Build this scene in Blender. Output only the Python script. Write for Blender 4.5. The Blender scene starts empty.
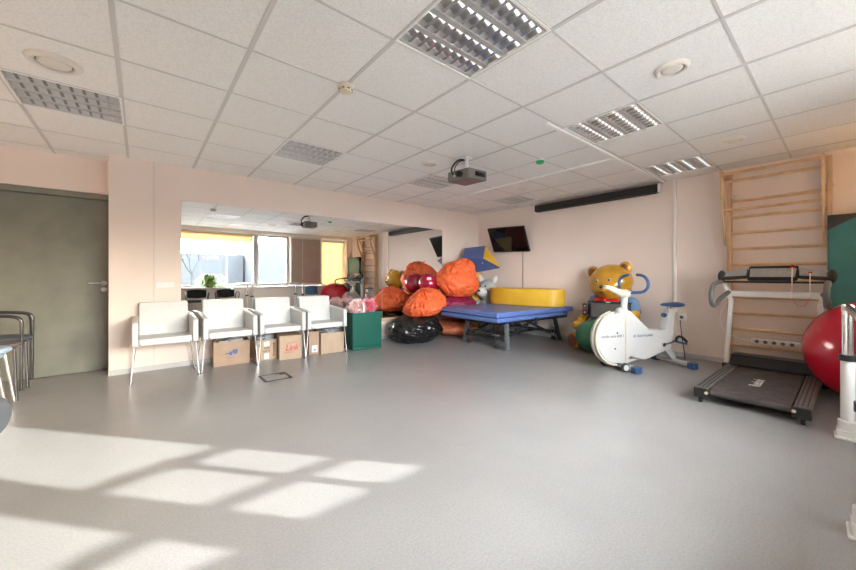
import bpy, bmesh, math, random
from mathutils import Vector, Matrix, Euler, noise

S = bpy.context.scene
COL = S.collection
PI = math.pi
R = math.radians

# ---------------------------------------------------------------- camera
CAM_H = 1.0778
cam_data = bpy.data.cameras.new('camera')
cam = bpy.data.objects.new('camera', cam_data)
COL.objects.link(cam)
cam.location = (0, 0, CAM_H)
cam.rotation_euler = (PI / 2, 0, -0.68941)
cam_data.sensor_width = 36.0
cam_data.sensor_fit = 'HORIZONTAL'
cam_data.lens = 347.9 / 856 * 36
cam_data.shift_y = -(285.0 - 276.18) / 856
cam_data.clip_start = 0.03
S.camera = cam

# ---------------------------------------------------------------- world, sun, exposure
S.view_settings.view_transform = 'Standard'
S.view_settings.look = 'None'
S.view_settings.gamma = 1.0
S.view_settings.use_curve_mapping = False
S.view_settings.exposure = 2.22
S.cycles.max_bounces = 14
S.cycles.diffuse_bounces = 9
S.cycles.transparent_max_bounces = 16
S.cycles.sample_clamp_indirect = 8.0
S.cycles.caustics_reflective = True
S.cycles.caustics_refractive = False

W = bpy.data.worlds.new('sky')
S.world = W
W.use_nodes = True
nt = W.node_tree
nt.nodes.clear()
wo = nt.nodes.new('ShaderNodeOutputWorld')
bg = nt.nodes.new('ShaderNodeBackground')
sky = nt.nodes.new('ShaderNodeTexSky')
sky.sky_type = 'NISHITA'
sky.sun_disc = False
sky.sun_elevation = R(14.6)
sky.sun_rotation = R(139.0)
sky.air_density = 1.0
sky.dust_density = 2.5
mxw = nt.nodes.new('ShaderNodeMix')
mxw.data_type = 'RGBA'
mxw.inputs[0].default_value = 0.95
nt.links.new(sky.outputs[0], mxw.inputs[6])
mxw.inputs[7].default_value = (0.96, 0.98, 1.0, 1)
nt.links.new(mxw.outputs[2], bg.inputs[0])
bg.inputs[1].default_value = 8.5
nt.links.new(bg.outputs[0], wo.inputs[0])

SUN_DIR = Vector((-0.652, 0.761, -0.2615)).normalized()      # travel direction of the light
sd = bpy.data.lights.new('sun', 'SUN')
sd.energy = 4.6
sd.angle = R(0.55)
sd.cycles.use_multiple_importance_sampling = False
sd.color = (1.0, 0.98, 0.95)
sun = bpy.data.objects.new('sun', sd)
COL.objects.link(sun)
sun.rotation_euler = SUN_DIR.to_track_quat('-Z', 'Y').to_euler()
sun.location = (6, -8, 6)

HC = 2.3935          # ceiling height
YW = 5.0856          # mirror wall
XW = 5.6027          # wall with the screen
YB = -0.73           # window wall, room side
XL = -2.4            # wall beyond the left edge

# daylight portals in the window openings (guide the sky sampling only)
def portal(x0, x1, z0, z1):
    d = bpy.data.lights.new('window_daylight', 'AREA')
    d.shape = 'RECTANGLE'
    d.size = x1 - x0
    d.size_y = z1 - z0
    d.cycles.is_portal = True
    o = bpy.data.objects.new('window_daylight', d)
    o.location = ((x0 + x1) / 2, -1.12, (z0 + z1) / 2)
    o.rotation_euler = (R(90), 0, 0)
    o.rotation_euler = Vector((0, 1, 0)).to_track_quat('-Z', 'Z').to_euler()
    COL.objects.link(o)
portal(.5, 2.55, 0.85, 2.3)
portal(2.65, 3.5, 0.85, 2.3)
portal(4.6, 5.45, 0.85, 2.3)

# ---------------------------------------------------------------- materials
def mat(name, col, rough=0.5, metal=0.0, var=0.0, vscale=8.0, bump=0.0, bscale=60.0, spec=0.5, coat=0.0, emit=None, sub=0.0, trans=0.0):
    m = bpy.data.materials.new(name)
    m.use_nodes = True
    t = m.node_tree
    b = t.nodes['Principled BSDF']
    b.inputs['Base Color'].default_value = (*col, 1)
    b.inputs['Roughness'].default_value = rough
    b.inputs['Metallic'].default_value = metal
    b.inputs['Specular IOR Level'].default_value = spec
    b.inputs['Coat Weight'].default_value = coat
    b.inputs['Coat Roughness'].default_value = 0.08
    tc = t.nodes.new('ShaderNodeTexCoord')
    if var > 0:
        n = t.nodes.new('ShaderNodeTexNoise')
        n.inputs['Scale'].default_value = vscale
        n.inputs['Detail'].default_value = 5
        t.links.new(tc.outputs['Object'], n.inputs['Vector'])
        r = t.nodes.new('ShaderNodeValToRGB')
        r.color_ramp.elements[0].position = 0.3
        r.color_ramp.elements[1].position = 0.7
        r.color_ramp.elements[0].color = (*[c * (1 - var) for c in col], 1)
        r.color_ramp.elements[1].color = (*[min(1, c * (1 + var)) for c in col], 1)
        t.links.new(n.outputs['Fac'], r.inputs[0])
        t.links.new(r.outputs[0], b.inputs['Base Color'])
    if bump > 0:
        n2 = t.nodes.new('ShaderNodeTexNoise')
        n2.inputs['Scale'].default_value = bscale
        n2.inputs['Detail'].default_value = 4
        t.links.new(tc.outputs['Object'], n2.inputs['Vector'])
        bp = t.nodes.new('ShaderNodeBump')
        bp.inputs['Strength'].default_value = bump
        bp.inputs['Distance'].default_value = 0.01
        t.links.new(n2.outputs['Fac'], bp.inputs['Height'])
        t.links.new(bp.outputs[0], b.inputs['Normal'])
    if emit:
        b.inputs['Emission Color'].default_value = (*emit[0], 1)
        b.inputs['Emission Strength'].default_value = emit[1]
    return m

M = {}
M['wall'] = mat('wall_paint', (0.80, 0.69, 0.63), 0.75, var=0.02, vscale=2.0, bump=0.05, bscale=180)
M['wallw'] = mat('wall_paint_light', (0.76, 0.69, 0.63), 0.75, var=0.02, vscale=2.0)
M['skirt'] = mat('skirting_grey', (0.52, 0.52, 0.52), 0.5, var=0.05)
M['tbar'] = mat('ceiling_grid_paint', (0.60, 0.59, 0.575), 0.5, var=0.02)
M['tbarw'] = mat('channel_white', (0.86, 0.85, 0.83), 0.4, var=0.02)
M['door'] = mat('door_olive_laminate', (0.190, 0.193, 0.163), 0.55, var=0.10, vscale=5.0, bump=0.04, bscale=90)
M['doorframe'] = mat('door_frame_olive', (0.20, 0.20, 0.165), 0.5, var=0.05)
M['chrome'] = mat('chrome', (0.82, 0.82, 0.83), 0.16, 1.0, var=0.03)
M['steel'] = mat('brushed_steel', (0.62, 0.62, 0.63), 0.3, 1.0, var=0.05, vscale=30)
M['mirror'] = mat('mirror_silver', (0.93, 0.935, 0.93), 0.0, 1.0, var=0.0)
M['leather'] = mat('white_leatherette', (0.60, 0.595, 0.588), 0.42, var=0.03, vscale=14, bump=0.06, bscale=220)
M['card'] = mat('cardboard', (0.42, 0.295, 0.21), 0.8, var=0.08, vscale=9)
M['cardl'] = mat('cardboard_light', (0.49, 0.355, 0.25), 0.8, var=0.07, vscale=9)
M['blueink'] = mat('blue_print', (0.10, 0.13, 0.33), 0.6, var=0.05)
M['redink'] = mat('red_print', (0.62, 0.07, 0.08), 0.6, var=0.05)
M['blackink'] = mat('black_print', (0.05, 0.04, 0.035), 0.6, var=0.05)
M['paper'] = mat('white_paper', (0.80, 0.80, 0.79), 0.7, var=0.03)
M['plastic_bag'] = mat('grey_plastic_film', (0.36, 0.38, 0.41), 0.25, var=0.25, vscale=14, bump=0.4, bscale=30)
M['green'] = mat('green_vinyl', (0.006, 0.100, 0.070), 0.35, var=0.08, vscale=4, bump=0.04)
M['pink'] = mat('pink_tissue', (0.85, 0.30, 0.38), 0.8, var=0.18, vscale=25)
M['palepink'] = mat('pale_pink_tissue', (0.88, 0.66, 0.64), 0.8, var=0.10, vscale=25)
M['lilac'] = mat('lilac_tissue', (0.58, 0.50, 0.62), 0.8, var=0.12, vscale=25)
M['cream_tissue'] = mat('cream_tissue', (0.80, 0.68, 0.62), 0.8, var=0.10, vscale=25)
M['orange'] = mat('orange_nylon', (0.80, 0.135, 0.035), 0.6, var=0.06, vscale=5, bump=0.12, bscale=9)
M['orange2'] = mat('faded_orange_nylon', (0.72, 0.21, 0.10), 0.55, var=0.10, vscale=5, bump=0.35, bscale=9)
M['blackvinyl'] = mat('black_vinyl', (0.012, 0.011, 0.011), 0.25, var=0.2, vscale=5, bump=0.25, bscale=5)
M['maroon'] = mat('maroon_vinyl', (0.22, 0.008, 0.05), 0.45, var=0.12, vscale=6, bump=0.2, bscale=9)
M['maroonball'] = mat('maroon_ball_rubber', (0.33, 0.006, 0.035), 0.22, var=0.06, coat=0.3)
M['bluevinyl'] = mat('blue_vinyl', (0.085, 0.125, 0.33), 0.42, var=0.06, vscale=5, bump=0.04)
M['bluemat'] = mat('blue_mat_vinyl', (0.105, 0.17, 0.42), 0.35, var=0.08, vscale=4, bump=0.04)
M['yellow'] = mat('yellow_vinyl', (0.78, 0.46, 0.035), 0.4, var=0.06, vscale=5, bump=0.05)
M['plush'] = mat('grey_plush', (0.42, 0.45, 0.45), 0.95, var=0.12, vscale=40, bump=0.5, bscale=120)
M['plushw'] = mat('white_plush', (0.74, 0.73, 0.71), 0.95, var=0.08, vscale=40, bump=0.5, bscale=120)
M['darkmetal'] = mat('dark_grey_metal', (0.035, 0.036, 0.04), 0.4, 0.3, var=0.1)
M['greymetal'] = mat('grey_metal', (0.24, 0.25, 0.265), 0.35, 0.5, var=0.08)
M['black'] = mat('black_plastic', (0.014, 0.014, 0.015), 0.35, var=0.15, vscale=12)
M['blackm'] = mat('black_matte', (0.03, 0.028, 0.027), 0.6, var=0.2, vscale=12)
M['screen'] = mat('black_glass_screen', (0.006, 0.006, 0.007), 0.06, var=0.1)
M['greyscreen'] = mat('grey_dusty_screen', (0.10, 0.095, 0.085), 0.4, var=0.1)
M['bear'] = mat('glossy_golden_brown', (0.58, 0.29, 0.022), 0.13, var=0.42, vscale=2.6, coat=0.6)
M['bearlight'] = mat('glossy_gold', (0.66, 0.36, 0.03), 0.13, var=0.15, vscale=4, coat=0.6)
M['beardark'] = mat('glossy_brown_sole', (0.22, 0.075, 0.028), 0.15, var=0.25, vscale=9, coat=0.5)
M['bearblue'] = mat('glossy_light_blue', (0.14, 0.26, 0.47), 0.25, var=0.08, coat=0.3)
M['bearred'] = mat('glossy_red', (0.62, 0.012, 0.02), 0.15, var=0.05, coat=0.5)
M['greenball'] = mat('green_ball_rubber', (0.045, 0.20, 0.105), 0.45, var=0.06)
M['redball'] = mat('red_ball_rubber', (0.56, 0.004, 0.025), 0.24, var=0.04, coat=0.25)
M['bikewhite'] = mat('bike_white_plastic', (0.53, 0.525, 0.51), 0.3, var=0.02)
M['cream'] = mat('cream_plastic', (0.56, 0.51, 0.41), 0.35, var=0.04)
M['bikeblue'] = mat('bike_blue_plastic', (0.035, 0.085, 0.21), 0.4, var=0.08)
M['white'] = mat('white_plastic', (0.82, 0.81, 0.79), 0.4, var=0.02)
M['whitemetal'] = mat('white_painted_metal', (0.78, 0.77, 0.75), 0.3, var=0.02)
M['greyplastic'] = mat('grey_plastic', (0.13, 0.127, 0.124), 0.45, var=0.08)
M['shellgrey'] = mat('mid_grey_shell', (0.034, 0.036, 0.040), 0.5, var=0.06)
M['greypanel'] = mat('grey_console_panel', (0.34, 0.325, 0.31), 0.4, var=0.10, vscale=40)
M['belt'] = mat('running_belt_rubber', (0.075, 0.062, 0.058), 0.7, var=0.3, vscale=14, bump=0.1, bscale=200)
M['rail'] = mat('worn_grey_plastic', (0.155, 0.135, 0.125), 0.55, var=0.22, vscale=25)
M['wood'] = mat('pale_wood', (0.66, 0.44, 0.255), 0.5, var=0.12, vscale=9)
M['teal'] = mat('teal_vinyl', (0.028, 0.165, 0.175), 0.5, var=0.12, vscale=4, bump=0.05)
M['lightblue'] = mat('light_blue_fabric', (0.36, 0.48, 0.64), 0.85, var=0.07, vscale=60, bump=0.2, bscale=250)
M['slate'] = mat('slate_blue_fabric', (0.095, 0.11, 0.145), 0.9, var=0.15, vscale=60, bump=0.2, bscale=250)
M['taupe'] = mat('taupe_fabric', (0.15, 0.135, 0.13), 0.9, var=0.15, vscale=60, bump=0.2, bscale=250)
M['darktube'] = mat('dark_metallic_tube', (0.11, 0.11, 0.12), 0.28, 0.8, var=0.08)
M['chairblue'] = mat('blue_moulded_plastic', (0.055, 0.135, 0.25), 0.5, var=0.08)
M['mesh'] = mat('black_mesh_fabric', (0.022, 0.022, 0.025), 0.85, var=0.2, vscale=50)
M['louvre'] = mat('polished_aluminium_louvre', (0.88, 0.88, 0.89), 0.22, 1.0, var=0.03)
M['louvrem'] = mat('satin_aluminium', (0.52, 0.51, 0.50), 0.45, 0.35, var=0.03)
M['housing'] = mat('lamp_housing_grey', (0.36, 0.345, 0.33), 0.35, 0.0, var=0.04)
M['tube'] = mat('lamp_tube_added_glow', (0.85, 0.85, 0.83), 0.35, var=0.02, emit=((1.0, 0.98, 0.95), 0.42))  # lamps are off; faint glow added to the tubes to brighten the louvres
M['ventw'] = mat('vent_cream_white', (0.72, 0.68, 0.62), 0.45, var=0.03)
M['ivory'] = mat('ivory_plastic', (0.70, 0.61, 0.48), 0.45, var=0.04)
M['greenp'] = mat('green_dome_plastic', (0.03, 0.42, 0.16), 0.4, var=0.05)
M['projgrey'] = mat('projector_grey', (0.20, 0.19, 0.18), 0.5, var=0.06)
M['projunder'] = mat('projector_underside', (0.17, 0.115, 0.105), 0.5, var=0.10)
M['winframe'] = mat('window_frame_white', (0.60, 0.585, 0.56), 0.4, var=0.02)
M['brownblind'] = mat('brown_blind_fabric', (0.44, 0.33, 0.265), 0.9, var=0.06, vscale=5)
M['leaf'] = mat('fern_green', (0.24, 0.40, 0.05), 0.5, var=0.3, vscale=12)
M['pot'] = mat('dark_pot', (0.07, 0.08, 0.07), 0.5, var=0.1)
M['facade'] = mat('pale_facade', (0.020, 0.0235, 0.028), 0.8, var=0.10, vscale=0.25)
M['facadel'] = mat('light_facade', (0.026, 0.030, 0.035), 0.8, var=0.06, vscale=0.3)
M['facadeglass'] = mat('dark_facade_glass', (0.011, 0.013, 0.015), 0.6, var=0.1)
M['bark'] = mat('grey_bark', (0.014, 0.0135, 0.014), 0.9, var=0.15)
M['asphalt'] = mat('pale_asphalt', (0.10, 0.10, 0.102), 0.9, var=0.1, vscale=0.5)
M['rope'] = mat('white_cord', (0.82, 0.74, 0.70), 0.8, var=0.05)
M['redrope'] = mat('pinkish_red_cord', (0.72, 0.25, 0.20), 0.8, var=0.05)

# floor: polished concrete with fine aggregate
def floor_mat():
    m = bpy.data.materials.new('polished_concrete')
    m.use_nodes = True
    t = m.node_tree
    b = t.nodes['Principled BSDF']
    tc = t.nodes.new('ShaderNodeTexCoord')
    def nz(scale, det):
        n = t.nodes.new('ShaderNodeTexNoise')
        n.inputs['Scale'].default_value = scale
        n.inputs['Detail'].default_value = det
        t.links.new(tc.outputs['Object'], n.inputs['Vector'])
        return n
    n1 = nz(0.9, 6)
    n2 = nz(105, 4)
    n3 = nz(9, 3)
    r1 = t.nodes.new('ShaderNodeValToRGB')
    r1.color_ramp.elements[0].position = 0.3
    r1.color_ramp.elements[1].position = 0.72
    r1.color_ramp.elements[0].color = (0.280, 0.275, 0.270, 1)
    r1.color_ramp.elements[1].color = (0.355, 0.349, 0.342, 1)
    t.links.new(n1.outputs['Fac'], r1.inputs[0])
    r2 = t.nodes.new('ShaderNodeValToRGB')
    r2.color_ramp.elements[0].position = 0.33
    r2.color_ramp.elements[1].position = 0.66
    r2.color_ramp.elements[0].color = (0.88, 0.88, 0.88, 1)
    r2.color_ramp.elements[1].color = (1.07, 1.07, 1.07, 1)
    t.links.new(n2.outputs['Fac'], r2.inputs[0])
    mx = t.nodes.new('ShaderNodeMix')
    mx.data_type = 'RGBA'
    mx.blend_type = 'MULTIPLY'
    mx.inputs[0].default_value = 1
    t.links.new(r1.outputs[0], mx.inputs[6])
    t.links.new(r2.outputs[0], mx.inputs[7])
    t.links.new(mx.outputs[2], b.inputs['Base Color'])
    mr = t.nodes.new('ShaderNodeMapRange')
    mr.inputs[3].default_value = 0.26
    mr.inputs[4].default_value = 0.40
    t.links.new(n3.outputs['Fac'], mr.inputs[0])
    t.links.new(mr.outputs[0], b.inputs['Roughness'])
    b.inputs['Specular IOR Level'].default_value = 0.6
    return m
M['floor'] = floor_mat()

def ceil_mat():
    m = mat('mineral_ceiling_tile', (0.745, 0.725, 0.705), 0.9)
    t = m.node_tree
    b = t.nodes['Principled BSDF']
    tc = t.nodes.new('ShaderNodeTexCoord')
    n = t.nodes.new('ShaderNodeTexNoise')
    n.inputs['Scale'].default_value = 95
    n.inputs['Detail'].default_value = 5
    t.links.new(tc.outputs['Object'], n.inputs['Vector'])
    r = t.nodes.new('ShaderNodeValToRGB')
    r.color_ramp.elements[0].position = 0.36
    r.color_ramp.elements[1].position = 0.58
    r.color_ramp.elements[0].color = (0.775, 0.765, 0.755, 1)
    r.color_ramp.elements[1].color = (0.86, 0.85, 0.84, 1)
    t.links.new(n.outputs['Fac'], r.inputs[0])
    t.links.new(r.outputs[0], b.inputs['Base Color'])
    bp = t.nodes.new('ShaderNodeBump')
    bp.inputs['Strength'].default_value = 0.25
    bp.inputs['Distance'].default_value = 0.004
    t.links.new(n.outputs['Fac'], bp.inputs['Height'])
    t.links.new(bp.outputs[0], b.inputs['Normal'])
    return m
M['ceil'] = ceil_mat()

def glass_mat():
    m = bpy.data.materials.new('window_glass')
    m.use_nodes = True
    t = m.node_tree
    t.nodes.clear()
    o = t.nodes.new('ShaderNodeOutputMaterial')
    tr = t.nodes.new('ShaderNodeBsdfTransparent')
    tr.inputs[0].default_value = (0.95, 0.965, 0.965, 1)
    gl = t.nodes.new('ShaderNodeBsdfGlossy')
    gl.inputs['Roughness'].default_value = 0.02
    fr = t.nodes.new('ShaderNodeFresnel')
    fr.inputs[0].default_value = 1.3
    mx = t.nodes.new('ShaderNodeMixShader')
    t.links.new(fr.outputs[0], mx.inputs[0])
    t.links.new(tr.outputs[0], mx.inputs[1])
    t.links.new(gl.outputs[0], mx.inputs[2])
    t.links.new(mx.outputs[0], o.inputs[0])
    return m
M['glass'] = glass_mat()

def blind_mat(name, col):
    m = bpy.data.materials.new(name)
    m.use_nodes = True
    t = m.node_tree
    t.nodes.clear()
    o = t.nodes.new('ShaderNodeOutputMaterial')
    d = t.nodes.new('ShaderNodeBsdfDiffuse')
    d.inputs[0].default_value = (*col, 1)
    tl = t.nodes.new('ShaderNodeBsdfTranslucent')
    tc = t.nodes.new('ShaderNodeTexCoord')
    n = t.nodes.new('ShaderNodeTexNoise')
    n.inputs['Scale'].default_value = 3
    t.links.new(tc.outputs['Object'], n.inputs['Vector'])
    r = t.nodes.new('ShaderNodeValToRGB')
    r.color_ramp.elements[0].color = (*[c * 0.92 for c in col], 1)
    r.color_ramp.elements[1].color = (*col, 1)
    t.links.new(n.outputs['Fac'], r.inputs[0])
    t.links.new(r.outputs[0], tl.inputs[0])
    mx = t.nodes.new('ShaderNodeMixShader')
    mx.inputs[0].default_value = 0.5
    t.links.new(d.outputs[0], mx.inputs[1])
    t.links.new(tl.outputs[0], mx.inputs[2])
    t.links.new(mx.outputs[0], o.inputs[0])
    return m
M['blind'] = blind_mat('cream_blind_fabric', (0.66, 0.52, 0.34))

# ---------------------------------------------------------------- mesh builder
class MB:
    def __init__(s):
        s.b = bmesh.new()
    def box(s, c, d, rot=None):
        m = Matrix.Translation(Vector(c))
        if rot is not None:
            m = m @ (rot.to_4x4() if isinstance(rot, Matrix) else Euler(rot).to_matrix().to_4x4())
        m = m @ Matrix.Diagonal((d[0], d[1], d[2], 1))
        bmesh.ops.create_cube(s.b, size=1, matrix=m)
        return s
    def b2(s, x0, x1, y0, y1, z0, z1):
        return s.box(((x0 + x1) / 2, (y0 + y1) / 2, (z0 + z1) / 2), (abs(x1 - x0), abs(y1 - y0), abs(z1 - z0)))
    def cyl(s, p, q, r, r2=None, n=20):
        p, q = Vector(p), Vector(q)
        d = q - p
        m = Matrix.Translation((p + q) / 2) @ d.to_track_quat('Z', 'Y').to_matrix().to_4x4()
        bmesh.ops.create_cone(s.b, cap_ends=True, segments=n, radius1=r, radius2=r if r2 is None else r2, depth=d.length, matrix=m)
        return s
    def tube(s, pts, r, n=10, smooth=0, closed=False):
        pts = [Vector(p) for p in pts]
        for _ in range(smooth):
            q = []
            k = len(pts)
            if closed:
                for i in range(k):
                    a, b = pts[i], pts[(i + 1) % k]
                    q += [a * .75 + b * .25, a * .25 + b * .75]
            else:
                q = [pts[0]]
                for i in range(k - 1):
                    a, b = pts[i], pts[i + 1]
                    if i > 0: q.append(a * .75 + b * .25)
                    if i < k - 2: q.append(a * .25 + b * .75)
                q.append(pts[-1])
            pts = q
        k = len(pts)
        rs = r if isinstance(r, (list, tuple)) else None
        rings = []
        up = None
        for i, p in enumerate(pts):
            if closed:
                t = (pts[(i + 1) % k] - pts[i - 1]).normalized()
            else:
                t = (pts[min(i + 1, k - 1)] - pts[max(i - 1, 0)]).normalized()
            if up is None:
                up = t.orthogonal().normalized()
            up = (up - t * up.dot(t))
            up = up.normalized() if up.length > 1e-6 else t.orthogonal().normalized()
            sd_ = t.cross(up)
            rr = rs[min(len(rs) - 1, int(i / max(1, k - 1) * (len(rs) - 1) + .5))] if rs else r
            rings.append([s.b.verts.new(p + (up * math.cos(2 * PI * j / n) + sd_ * math.sin(2 * PI * j / n)) * rr) for j in range(n)])
        for i in range(k if closed else k - 1):
            a, b = rings[i], rings[(i + 1) % k]
            for j in range(n):
                s.b.faces.new((a[j], a[(j + 1) % n], b[(j + 1) % n], b[j]))
        if not closed:
            s.b.faces.new(rings[0][::-1])
            s.b.faces.new(rings[-1])
        return s
    def lathe(s, prof, c=(0, 0, 0), n=32, mtx=None):
        m = Matrix.Translation(Vector(c)) @ (mtx.to_4x4() if mtx is not None else Matrix())
        rings = []
        for (r, z) in prof:
            if r < 1e-6:
                rings.append([s.b.verts.new(m @ Vector((0, 0, z)))])
            else:
                rings.append([s.b.verts.new(m @ Vector((r * math.cos(2 * PI * j / n), r * math.sin(2 * PI * j / n), z))) for j in range(n)])
        for a, b in zip(rings, rings[1:]):
            if len(a) == 1 and len(b) == 1: continue
            for j in range(n):
                k = (j + 1) % n
                if len(a) == 1: s.b.faces.new((a[0], b[k], b[j]))
                elif len(b) == 1: s.b.faces.new((a[j], a[k], b[0]))
                else: s.b.faces.new((a[j], a[k], b[k], b[j]))
        return s
    def ell(s, c, r, rot=None, n=32, nz=0.0, ns=3.0, seed=0, flat=None, crease=0.0):
        """ellipsoid, lumpy when nz > 0; flat = lowest z (rests flat there)"""
        if not isinstance(r, (tuple, list)): r = (r, r, r)
        m = Matrix.Translation(Vector(c)) @ (Euler(rot).to_matrix().to_4x4() if rot else Matrix())
        res = bmesh.ops.create_uvsphere(s.b, u_segments=n, v_segments=max(8, n * 2 // 3), radius=1)
        off = Vector((seed * 7.3, seed * 3.1, seed * 5.7))
        for v in res['verts']:
            p = v.co.copy()
            k = 1.0
            if nz:
                k += nz * noise.fractal(p * ns * .5 + off, 1.0, 2.0, 3)
            if crease:
                q = noise.noise(p * ns + off * 1.7)
                k -= crease * max(0, 1 - abs(q) * 7)
            p = Vector((p.x * r[0], p.y * r[1], p.z * r[2])) * k
            p = m @ p
            if flat is not None and p.z < flat:
                p.z = flat
            v.co = p
        return s
    def prism(s, poly, h, mtx=None):
        """2-D outline (x, y) extruded by h along z, then moved by mtx"""
        mtx = mtx or Matrix()
        a = [s.b.verts.new(mtx @ Vector((x, y, 0))) for x, y in poly]
        b = [s.b.verts.new(mtx @ Vector((x, y, h))) for x, y in poly]
        n = len(poly)
        s.b.faces.new(a[::-1])
        s.b.faces.new(b)
        for i in range(n):
            s.b.faces.new((a[i], a[(i + 1) % n], b[(i + 1) % n], b[i]))
        return s
    def poly(s, pts):
        s.b.faces.new([s.b.verts.new(Vector(p)) for p in pts])
        return s
    def hull(s, pts):
        vs = [s.b.verts.new(Vector(p)) for p in pts]
        bmesh.ops.convex_hull(s.b, input=vs)
        return s
    def build(s, name, m, parent=None, bevel=0.0, bseg=2, smooth=True, sub=0, angle=35, loc=None, rot=None):
        bmesh.ops.recalc_face_normals(s.b, faces=s.b.faces[:])
        me = bpy.data.meshes.new(name)
        s.b.to_mesh(me)
        s.b.free()
        me.materials.append(M[m] if isinstance(m, str) else m)
        if smooth:
            me.shade_smooth()
            me.set_sharp_from_angle(angle=R(angle))
        o = bpy.data.objects.new(name, me)
        COL.objects.link(o)
        if parent is not None: o.parent = parent
        if loc is not None: o.location = loc
        if rot is not None: o.rotation_euler = rot
        if bevel:
            bv = o.modifiers.new('bevel', 'BEVEL')
            bv.width = bevel
            bv.segments = bseg
            bv.limit_method = 'ANGLE'
            bv.angle_limit = R(40)
            bv.harden_normals = False
        if sub:
            sb = o.modifiers.new('subsurf', 'SUBSURF')
            sb.levels = sub
            sb.render_levels = sub
        return o

def thing(name, label, cat, loc=(0, 0, 0), rz=0.0, group=None, rot=None):
    o = bpy.data.objects.new(name, None)
    COL.objects.link(o)
    o.empty_display_size = 0.1
    o.location = loc
    o.rotation_euler = rot if rot is not None else (0, 0, rz)
    return tag(o, label, cat, group)

def tag(o, label, cat, group=None, kind=None):
    o['label'] = label
    o['category'] = cat
    if group: o['group'] = group
    if kind: o['kind'] = kind
    return o

def struct(o, label=None, cat=None):
    o['kind'] = 'structure'
    if label: o['label'] = label
    if cat: o['category'] = cat
    return o

def dup(root, loc, rz=None, label=None):
    r = root.copy()
    COL.objects.link(r)
    r.location = loc
    if rz is not None: r.rotation_euler = (0, 0, rz)
    if label: r['label'] = label
    for ch in list(root.children):
        c = ch.copy()
        COL.objects.link(c)
        c.parent = r
        for g in list(ch.children):
            d = g.copy()
            COL.objects.link(d)
            d.parent = c
    return r

def text(name, body, size, m, parent, loc, right, up, ext=0.0006, align='CENTER', shear=0.0, space=1.0):
    """flat lettering on a surface: right and up are its axes"""
    c = bpy.data.curves.new(name, 'FONT')
    c.body = body
    c.size = size
    c.extrude = ext
    c.align_x = align
    c.align_y = 'CENTER'
    c.shear = shear
    c.space_character = space
    c.offset = size * 0.012
    c.materials.append(M[m])
    o = bpy.data.objects.new(name, c)
    COL.objects.link(o)
    x = Vector(right).normalized()
    y = Vector(up)
    y = (y - x * y.dot(x)).normalized()
    z = x.cross(y)
    dg = bpy.context.evaluated_depsgraph_get()
    me = bpy.data.meshes.new_from_object(o.evaluated_get(dg))
    bpy.data.objects.remove(o)
    bpy.data.curves.remove(c)
    me.name = name
    o = bpy.data.objects.new(name, me)
    COL.objects.link(o)
    o.parent = parent
    o.matrix_local = Matrix.Translation(Vector(loc)) @ Matrix((x, y, z)).transposed().to_4x4()
    return o

random.seed(7)

# ================================================================ THE ROOM
struct(MB().b2(XL - .2, XW + .2, -1.05, 5.75, -0.1, 0).build('floor', 'floor', smooth=False), 'polished grey concrete floor with sun patches', 'floor')

# ceiling: 0.6 m grid with openings for the lamps
GX0, GY0 = -0.1116, 4.6147
LAMPS = [(-1, 1), (2, 1), (5, 1), (8, 1), (2, 5), (5, 5), (8, 5)]
b = MB()
xs = [XL - .2] + [GX0 + .6 * i for i in range(-3, 10)] + [XW + .15]
ys = [5.75] + [GY0 - .6 * j for j in range(-1, 9)] + [-1.05]
def cell(i, j): return (GX0 + .6 * i, GX0 + .6 * (i + 1), GY0 - .6 * (j + 1), GY0 - .6 * j)
holes = [cell(*l) for l in LAMPS]
for i in range(len(xs) - 1):
    for j in range(len(ys) - 1):
        cx, cy = (xs[i] + xs[i + 1]) / 2, (ys[j] + ys[j + 1]) / 2
        if any(h[0] < cx < h[1] and h[2] < cy < h[3] for h in holes): continue
        b.poly([(xs[i], ys[j], HC), (xs[i + 1], ys[j], HC), (xs[i + 1], ys[j + 1], HC), (xs[i], ys[j + 1], HC)])
bmesh.ops.remove_doubles(b.b, verts=b.b.verts[:], dist=1e-4)
b.b2(XL - .2, XW + .2, -1.05, 5.75, HC + .16, HC + .2)
struct(b.build('ceiling', 'ceil', smooth=False), 'white suspended ceiling of square mineral tiles', 'ceiling')
b = MB()
for i in range(-3, 10):
    x = GX0 + .6 * i
    b.b2(x - .012, x + .012, YB, 5.1 if x > -.28 else 5.42, HC - .004, HC + .002)
for j in range(-1, 9):
    y = GY0 - .6 * j
    b.b2(XL, XW, y - .008, y + .008, HC - .0025, HC + .002)
struct(b.build('trim_1', 'tbar', smooth=False), 'light grey metal grid between the ceiling tiles', 'ceiling grid')

# mirror wall (back) with the pier end, lintel above the door, door
b = MB()
b.b2(-0.272, XW + .2, YW, 5.75, 0, HC + .1)
struct(b.build('wall_back', 'wall', smooth=False), 'pale pink back wall carrying the long mirror', 'wall')
struct(MB().b2(XL - .2, -0.272, 5.405, 5.75, 2.013, HC + .1).build('wall_over_door', 'wall', smooth=False), 'pink lintel wall above the olive door', 'wall')
struct(MB().b2(XL - .2, -1.42, 5.405, 5.75, 0, 2.013).build('wall_beside_door', 'wall', smooth=False), 'pink wall at the far edge of the door', 'wall')
d = thing('door_1', 'wide olive grey door with steel lever handle', 'door', (-0.86, 5.45, 0))
d['kind'] = 'structure'
MB().b2(-0.53, 0.563, 0, 0.045, 0.006, 1.944).build('door_leaf', 'door', d, bevel=.002)
MB().b2(-0.56, 0.586, -0.02, 0.12, 1.95, 2.012).b2(-0.56, -0.535, -.02, .12, 0, 1.95).build('door_frame', 'doorframe', d)
MB().b2(-0.56, 0.586, .06, .12, 0, 1.95).build('door_backing', 'blackm', d)
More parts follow.
